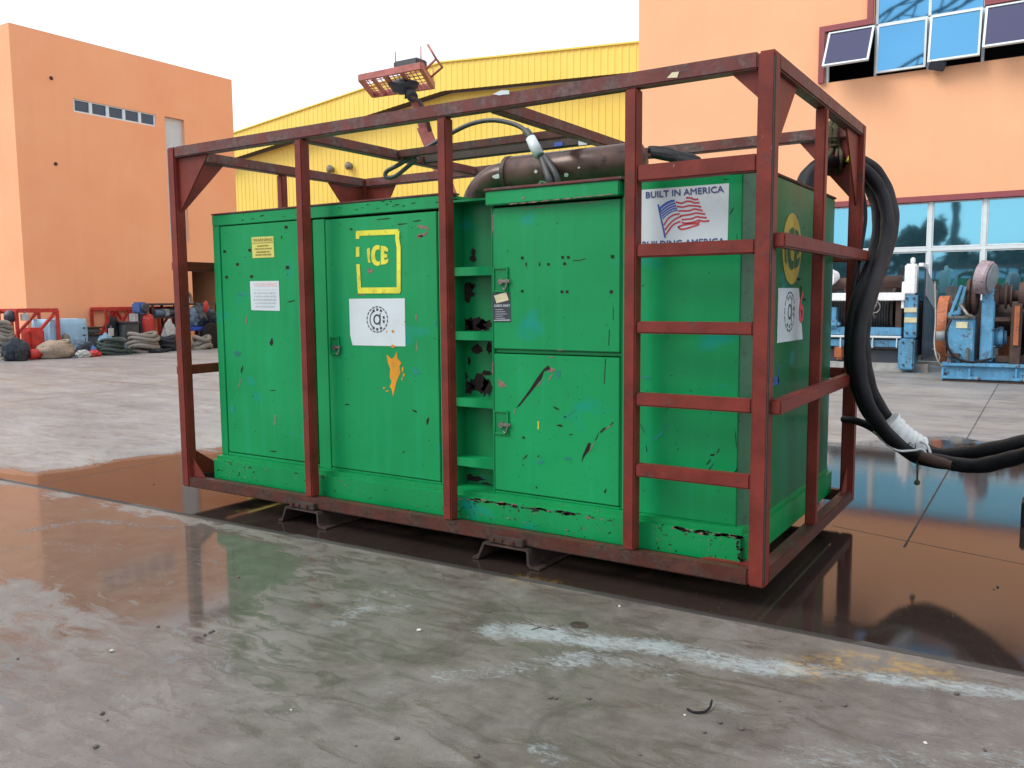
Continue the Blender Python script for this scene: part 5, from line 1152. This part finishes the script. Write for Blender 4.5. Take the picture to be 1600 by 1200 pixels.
# dark case, two stacked
for (pa, pb, lab, zz) in ((521, 533, 'dark grey lower case under another case right of the blue tarpaulin', 0), (510, 520.5, 'dark grey upper case stacked beside the blue covered crate', 1)):
    a, c = sp_(122, pb, -19.2), sp_(151, pa, -19.2); z0_ = 0.0 if not zz else sp_(136, 521, -19.2).z+.005
    r0 = root('storage_case', (-19.2, (a.y+c.y)/2, z0_), lab, 'case')
    MB().box((-19.5, a.y, z0_), (-18.9, c.y, c.z-.05), .05).build('body', 'dkgrey', r0); MB().box((-19.52, a.y-.02, c.z-.045), (-18.88, c.y+.02, c.z-.005), .02).build('lid', 'steel_dark', r0)
def truss(px0, px1, py0, py1, X, lab, wd=.9, panels=2):
    a, c = sp_(px0, py1, X), sp_(px1, py0, X); zt_ = c.z; zb_ = .12; r0 = root('truss_section', (X, a.y, 0), lab, 'truss', 'red lattice truss sections in the yard'); t = .10
    bl_, br_ = a.y, c.y
    for x in (X, X-wd):
        for z in (zb_, zt_-t/2): MB().beam((x, bl_, z), (x, br_, z), t, t).build('chord', 'truss_red', r0)
    b = MB()
    for x in (X, X-wd):
        for i in range(panels+1): y = bl_+(br_-bl_)*i/panels; b.beam((x, y, zb_), (x, y, zt_-t/2), t*.8, t*.8)
    for i in range(panels+1):
        y = bl_+(br_-bl_)*i/panels; b.beam((X, y, zt_-t/2), (X-wd, y, zt_-t/2), t*.7, t*.7); b.beam((X, y, zb_), (X-wd, y, zb_), t*.7, t*.7)
    b.build('upright', 'truss_red', r0)
    b = MB()
    for x in (X, X-wd):
        for i in range(panels):
            y_, y2 = bl_+(br_-bl_)*i/panels, bl_+(br_-bl_)*(i+1)/panels
            b.beam((x, y_, zb_), (x, y2, zt_-t/2), t*.7, t*.7) if i % 2 == 0 or x == X else b.beam((x, y2, zb_), (x, y_, zt_-t/2), t*.7, t*.7)
    b.build('brace', 'truss_red', r0); return r0
truss(29, 89, 482, 540, -18.8, 'bright red lattice truss section standing left of the blue covered crate', 1.0, 1)
truss(-40, 17, 484, 540, -19.6, 'bright red lattice truss section cut off by the left edge of the picture', .8, 3)
truss(168, 270, 479, 526, -19.6, 'bright red lattice truss section behind the brown rope coil', .8, 3)
p = sp_(62, 530, -18.4); MB().box((-18.7, sp_(40, 530, -18.4).y, .02), (-18.2, sp_(66, 530, -18.4).y, sp_(50, 512, -18.4).z), .08).build('red_casing', 'truss_red', None, 'dull red box lying inside the left red truss', 'casing')
b = MB(); a, c = sp_(44, 548, -17.9), sp_(62, 548, -17.9); b.cyl((-17.9, a.y, .15), (-17.9, c.y, .15), .14, 18).build('red_drum', 'truss_red', None, 'small red drum lying between the black bag and the tan rope', 'drum')
def drum(px0, px1, py0, py1, X, mat, lab, nm, cat, dome=False, z0_=None):
    a, c = sp_(px0, py1, X), sp_(px1, py0, X); r_ = (c.y-a.y)/2; zb_ = max(0, a.z) if z0_ is None else z0_
    r0 = root(nm, (X, (a.y+c.y)/2, zb_), lab, cat); h = c.z-zb_; cc = Vector((X, (a.y+c.y)/2, zb_))
    MB().lathe(cc, cc+Vector((0, 0, h)), [(0, r_*.9), (.03, r_), (.86 if dome else .95, r_), (.95 if dome else .97, r_*.8 if dome else r_), (1, r_*.4 if dome else r_*.9)], 24).build('body', mat, r0)
    MB().lathe(cc+Vector((0, 0, h+.001)), cc+Vector((0, 0, h+.08)), [(0, r_*.3), (1, r_*.22)], 12).build('cap', 'zinc', r0); return r0
drum(224, 239, 490, 540, -18.7, 'truss_red', 'bright red gas cylinder standing behind the brown rope coil', 'gas_cylinder', 'cylinder', True, 0)
drum(33, 45, 490, 501, -18.75, 'tarp_white', 'white bucket hanging in the left red truss', 'bucket', 'bucket')
drum(170, 177, 513, 525, -18.6, 'tarp_white', 'small white tin near the foot of the middle red truss', 'tin', 'tin')
b = MB(); b.blob(sp_(16, 494, -19), .17, 3, .15, 2, 3).build('black_float', 'ink_black', None, 'round black float hanging by the leftmost red truss', 'float')
heap(168, 190, 497, 'rubber', 'black tyre bundle hung on the middle red truss', 'rubber_bundle', 'bundle', X=-19.0, seed=20)
a, c = sp_(184, 532, -18.9), sp_(209, 505, -18.9); r0 = root('grey_bin', (-18.9, a.y, 0), 'dark grey plastic bin behind the green rope coil', 'bin')
MB().prism([(-19.2, a.y, 0), (-19.2, c.y, 0), (-19.2, c.y-.04, c.z), (-19.2, a.y+.1, c.z)], (.6, 0, 0)).build('body', 'dkgrey', r0); MB().box((-19.22, a.y+.05, c.z), (-18.55, c.y, c.z+.06), .02).build('lid', 'ink_black', r0)
heap(124, 150, 535, 'navy_bag', 'dark crumpled bag behind the small white cloth', 'bag', 'bag', X=-18.0, seed=31)
heap(24, 40, 545, 'rope_black', 'small black cable heap beside the leftmost bag', 'cable_heap', 'cable heap', X=-17.6, seed=32, amp=.6)
heap(194, 207, 545, 'rope_green', 'small dark net clump between the green and brown coils', 'net', 'net', X=-17.6, seed=33, amp=.6)
heap(236, 262, 546, 'rope_black', 'flat black cable lying in front of the dark rope coil', 'cable_heap', 'cable heap', X=-17.4, seed=34, amp=.6)
heap(98, 112, 522, 'rope_grey', 'grey sack leaning on the blue covered crate', 'sack', 'sack', X=-18.8, seed=35)
# pump and engine rack
a, c = sp_(214, 490, -18.8), sp_(226, 472, -18.8); PR = root('engine_rack', (-19, a.y, 0), 'blue pump and grey engine parts on a rack under a black shelf', 'rack')
MB().box((-19.1, a.y, a.z), (-18.6, c.y, c.z), .06).build('pump', 'mid_blue', PR)
b = MB(); cc = Vector((-18.58, (a.y+c.y)/2, (a.z+c.z)/2)); b.lathe(cc, cc+Vector((.06, 0, 0)), [(0, .16), (1, .12)], 18).build('pump_inlet', 'ink_black', PR)
MB().box((-19.1, a.y-.1, .0), (-18.75, a.y+.02, a.z), .02).build('pump_stand', 'tarp_white', PR); MB().box((-19.0, a.y+.05, .3), (-18.7, c.y+.15, a.z-.02), .02).build('gear_case', 'ink_black', PR)
e0, e1 = sp_(228, 494, -19.2), sp_(331, 473, -19.2)
MB().box((-19.7, e0.y, e1.z-.07), (-18.8, e1.y, e1.z), .02).build('shelf', 'ink_black', PR)
b = MB()
for t in (0, .33, .66, 1): y = e0.y+.05+(e1.y-e0.y-.1)*t; b.beam((-18.9, y, 0), (-18.9, y, e1.z-.072), .07, .07); b.beam((-19.6, y, 0), (-19.6, y, e1.z-.072), .07, .07)
b.beam((-18.9, e0.y+.05, e0.z-.05), (-18.9, e1.y-.05, e0.z-.05), .06, .06); b.beam((-19.6, e0.y+.05, e0.z-.05), (-19.6, e1.y-.05, e0.z-.05), .06, .06); b.build('leg', 'steel_dark', PR)
q = random.Random(31)
for i in range(9):
    y = e0.y+.25+(e1.y-e0.y-.5)*i/8; h = q.uniform(.22, .38); zb_ = e0.z-.01
    b = MB()
    if i % 3 == 0: b.cyl((-18.9, y-.15, zb_+h/2), (-18.9, y+.2, zb_+h/2), h/2, 16)
    elif i % 3 == 1: b.box((-19.4, y-.17, zb_), (-18.85, y+.17, zb_+h), .04)
    else: b.blob((-19.05, y, zb_+h*.45), (.2, .2, h*.5), i, .3, 2, 3)
    b.build('engine_part', ['bluegrey', 'grey_plate', 'dkgrey', 'mid_blue'][i % 4], PR)
heap(255, 276, 503, 'tarp_white', 'white filled sacks piled beside the left cage post', 'sack', 'sack', X=-18.6, seed=22)
# trailer right of the post
t0, t1 = sp_(291, 517, -18.3), sp_(345, 509, -18.3); TR = root('flatbed_trolley', (-18.3, t0.y, 0), 'bright blue flat trolley loaded with machine parts at the garage opening', 'trolley')
MB().box((-19.2, t0.y, t0.z), (-18.0, t1.y, t1.z), .03).build('deck', 'bright_blue', TR)
for px in (330, 345):
    p = sp_(px, 532, -18.0); MB().lathe((p.x-.05, p.y, .42), (p.x+.2, p.y, .42), [(0, .34), (.1, .42), (.9, .42), (1, .30)], 28).build('wheel', 'rubber', TR)
b = MB(); b.beam((-18.6, t0.y+.3, 0), (-18.6, t0.y+.3, t0.z), .08, .08).beam((-18.9, t0.y+.3, 0), (-18.9, t0.y+.3, t0.z), .08, .08).build('stand', 'steel_dark', TR)
coil(314, 520, 303, 326, 'rope_grey', 'pale grey rope coil on the ground beside the blue trolley', X=-17.7, seed=25, r=.08)
for i, (pa, pb, ya, yb, mt, nm, lab, ct) in enumerate([(292, 306, 483, 508, 'bluegrey', 'machine_part', 'grey machine block at the left end of the blue trolley', 'machine part'), (300, 318, 476, 508, 'dkgrey', 'machine_part', 'dark round motor on the blue trolley', 'machine part'),
        (318, 340, 486, 509, 'rope_black', 'machine_part', 'black tangled cable heap on the blue trolley', 'cable heap')]):
    a, c = sp_(pa, yb, -18.5), sp_(pb, ya, -18.5); zt_ = t1.z+.01
    b = MB(); b.blob((-18.5, (a.y+c.y)/2, zt_+(c.z-zt_)*.45), (.3, (c.y-a.y)/2, (c.z-zt_)*.55), 40+i, .4, 2.5, 4, flat=.8); b.build(nm, mt, None, lab, ct)
a, c = sp_(318, 489, -18.2), sp_(325, 470, -18.2); b = MB(); b.blob((-18.2, (a.y+c.y)/2, (a.z+c.z)/2), (.06, (c.y-a.y)/2, (c.z-a.z)/2), 9, .2, 2, 3).build('red_cloth', 'truss_red', None, 'red cloth draped over the parts on the blue trolley', 'cloth')
b = MB(); b.tube(spline([sp_(288, 458, -18.6), sp_(293, 457, -18.6), sp_(298, 463, -18.6), sp_(299, 475, -18.6)], 6), .05, 10); b.build('bent_pipe', 'zinc', None, 'bent grey exhaust pipe rising beside the left cage post', 'pipe')

# ================================================================= SMALL THINGS ON THE GROUND
def gpt(px, py): return un(px, py, 'z', 0)
q = random.Random(77)
spots = [(175, 1018, 0), (320, 993, 1), (328, 989, 1), (333, 987, 1), (455, 1110, 0), (160, 1116, 1), (168, 1126, 1), (150, 1168, 1), (28, 1030, 1), (247, 980, 1), (1283, 1095, 1), (1320, 1103, 1), (1218, 1096, 1), (860, 1091, 1), (869, 1092, 1), (1070, 1118, 0), (1495, 1085, 1), (745, 1183, 1), (1101, 1145, 1), (1446, 1162, 0), (1539, 1173, 1), (920, 1092, 1), (1158, 1140, 1), (765, 956, 1), (693, 905, 1), (655, 986, 0), (240, 757, 1), (372, 903, 1), (430, 902, 1), (1553, 921, 1), (1559, 917, 1), (620, 1155, 1), (556, 1166, 1), (968, 948, 0), (1125, 1130, 1), (1000, 1180, 1)]
stone = {}
for k_ in (0, 1):
    b = MB(); b.blob((0, 0, .006), (.014, .011, .009), 5+k_, .4, 2, 2, flat=.6); stone[k_] = b.build('pebble', 'pebble' if k_ else 'pebble_pale')
    tag(stone[k_], ['pale chip of grit lying on the wet concrete', 'dark bit of grit lying on the wet concrete'][k_], 'pebble', ['pale grit on the concrete', 'dark grit on the concrete'][k_])
used = set()
for px, py, k_ in spots:
    o = stone[k_] if k_ not in used else stone[k_].copy()
    if k_ in used: col.objects.link(o)
    used.add(k_); o.location = gpt(px, py); s_ = q.uniform(.3, .85); o.scale = (s_, s_*q.uniform(.7, 1.3), s_); o.rotation_euler = (0, 0, q.uniform(0, 6))
b = MB(); b.tube(spline([gpt(1074, 1110)+Vector((0, 0, .006)), gpt(1084, 1115)+Vector((0, 0, .006)), gpt(1100, 1115)+Vector((0, 0, .007)), gpt(1109, 1110)+Vector((0, 0, .012)), gpt(1112, 1103)+Vector((0, 0, .022))], 6), .0045, 6); b.build('wire_scrap', 'rubber', None, 'short curved black wire scrap lying on the concrete in front', 'wire')
c = gpt(905, 977); b = MB(); b.lathe(c+Vector((0, 0, .001)), c+Vector((0, 0, .008)), [(0, .045), (.6, .043), (.7, .03), (1, .028)], 20)
for v in b.b.verts: v.co.x = c.x+(v.co.x-c.x)*1.0; v.co.y = c.y+(v.co.y-c.y)*.8
b.build('drain_cap', 'steel_dark', None, 'small dark oval cap set in the soapy concrete', 'cap')
b = MB()
for pl in ([(808, 950), (822, 968), (850, 982), (868, 984)], [(812, 962), (838, 978), (866, 978)], [(830, 985), (850, 980), (870, 985)]): b.tube(spline([gpt(*p)+Vector((0, 0, .004)) for p in pl], 5), .003, 5)
b.build('wire_scrap', 'zinc', None, 'thin pale twisted wires lying in the soapy water', 'wire')
a = gpt(1594, 822); b = MB(); b.box((a.x, a.y, 0), (a.x+.5, a.y+.25, .165), .01); b.build('rubber_block', 'rubber', None, 'black block standing on the wet slab at the right edge', 'block')

# ================================================================= REFLECTED SURROUNDINGS (behind the viewpoint, seen in the window glass)
def tree(x, y, h, r, seed, lab, grp='trees seen mirrored in the windows'):
    q = random.Random(seed); r0 = root('tree', (x, y, 0), lab, 'tree', grp); b = MB()
    b.tube(spline([(x, y, 0), (x+.1, y, h*.3), (x-.1, y+.1, h*.55), (x, y, h*.8)], 4), [.28-.02*i for i in range(13)], 8)
    for i in range(5): a = q.uniform(0, 6.28); b.tube([(x, y, h*.4), (x+math.cos(a)*r*.5, y+math.sin(a)*r*.4, h*.7)], [.12, .04], 6)
    b.build('trunk', 'bark', r0); b = MB()
    for i in range(14):
        a = q.uniform(0, 6.28); d = q.uniform(0, r*.75); cz = h*q.uniform(.28, .88); c0 = Vector((x+math.cos(a)*d, y+math.sin(a)*d, cz)); rr = r*q.uniform(.34, .55)
        for j in range(190):
            n_ = Vector((q.gauss(0, 1), q.gauss(0, 1), q.gauss(0, 1))).normalized(); p = c0+n_*rr*q.uniform(.6, 1.1); s_ = q.uniform(.12, .3)
            u = Vector((q.gauss(0, 1), q.gauss(0, 1), q.gauss(0, 1))).normalized(); v_ = u.cross(n_).normalized()
            b.poly([p-u*s_-v_*s_*.5, p+u*s_-v_*s_*.5, p+u*s_*.6+v_*s_, p-u*s_*.6+v_*s_])
    b.build('crown', 'leaf', r0, recalc=False)
tl = ['furthest left', 'second from left', 'third from left, with a tall open crown', 'fourth from left', 'low and broad left of the middle', 'in the middle', 'right of the middle', 'behind the pale blue shed', 'third from right', 'second from right', 'furthest right']
for i in range(11):
    tree(-14+i*3.9, -46-(i % 3)*2, [6.0, 6.4, 8.8, 6.2, 6.0, 6.8, 6.1, 7.0, 6.2, 7.2, 6.4][i], 3.0 if i != 2 else 2.6, 60+i, 'dark leafy tree mirrored in the office glass, '+tl[i])
for x_, h_, lb in ((-2.5, 11.2, 'slim dark mast mirrored left in the office glass'), (4.0, 13.5, 'thick dark chimney mirrored right in the office glass')):
    MB().lathe((x_, -44, 0), (x_, -44, h_), [(0, .55), (.6, .35), (1, .22)] if h_ < 9 else [(0, .4), (.98, .28), (1, .32)], 12).build('chimney', 'steel_dark', None, lb, 'chimney')
SH = root('blue_shed', (6, -38, 0), 'long pale blue shed mirrored in the lower office windows', 'building')
MB().box((-6, -42, 0), (22, -36, 2.6)).build('wall', 'bluegrey', SH); MB().prism([(-6.3, -42.3, 2.6), (-6.3, -39, 3.6), (-6.3, -35.7, 2.6)], (28.6, 0, 0)).build('roof', 'bluegrey', SH)
# lattice crane boom mirrored in the upper windows
def refl(px, py, Y):
    g_ = rp_(px, py, RY+.05); d = (g_-Vector(CAM)); d.y = -d.y; return g_+d*((Y-g_.y)/d.y)
P = refl(1372, 60, -14); Q = refl(1560, -60, -14); d = (Q-P).normalized(); P = P-d*14; Q = Q+d*16
if P.z < 1: pass
CR = root('crane_boom', (P.x, P.y, 0), 'dark lattice crane boom mirrored in the upper office windows', 'crane')
sdv = d.cross(Vector((0, 1, 0))).normalized(); w_ = .75; n = 26
cr = [sdv*w_+Vector((0, w_, 0)), sdv*w_-Vector((0, w_, 0)), -sdv*w_-Vector((0, w_, 0)), -sdv*w_+Vector((0, w_, 0))]
for c0 in cr: MB().tube([P+c0, Q+c0], .08, 6).build('chord', 'steel_dark', CR)
b = MB()
for i in range(n):
    A1 = P.lerp(Q, i/n); B1 = P.lerp(Q, (i+1)/n)
    for j in range(4): b.tube([A1+cr[j], B1+cr[(j+1) % 4]] if i % 2 else [B1+cr[j], A1+cr[(j+1) % 4]], .045, 5)
b.build('lacing', 'steel_dark', CR)
if P.z > .2: MB().box((P.x-1.5, P.y-1.5, 0), (P.x+1.5, P.y+1.5, max(1.5, P.z)), .1).build('crane_body', 'steel_dark', CR)

for o in bpy.data.objects:
    if '_o' in o: del o['_o']
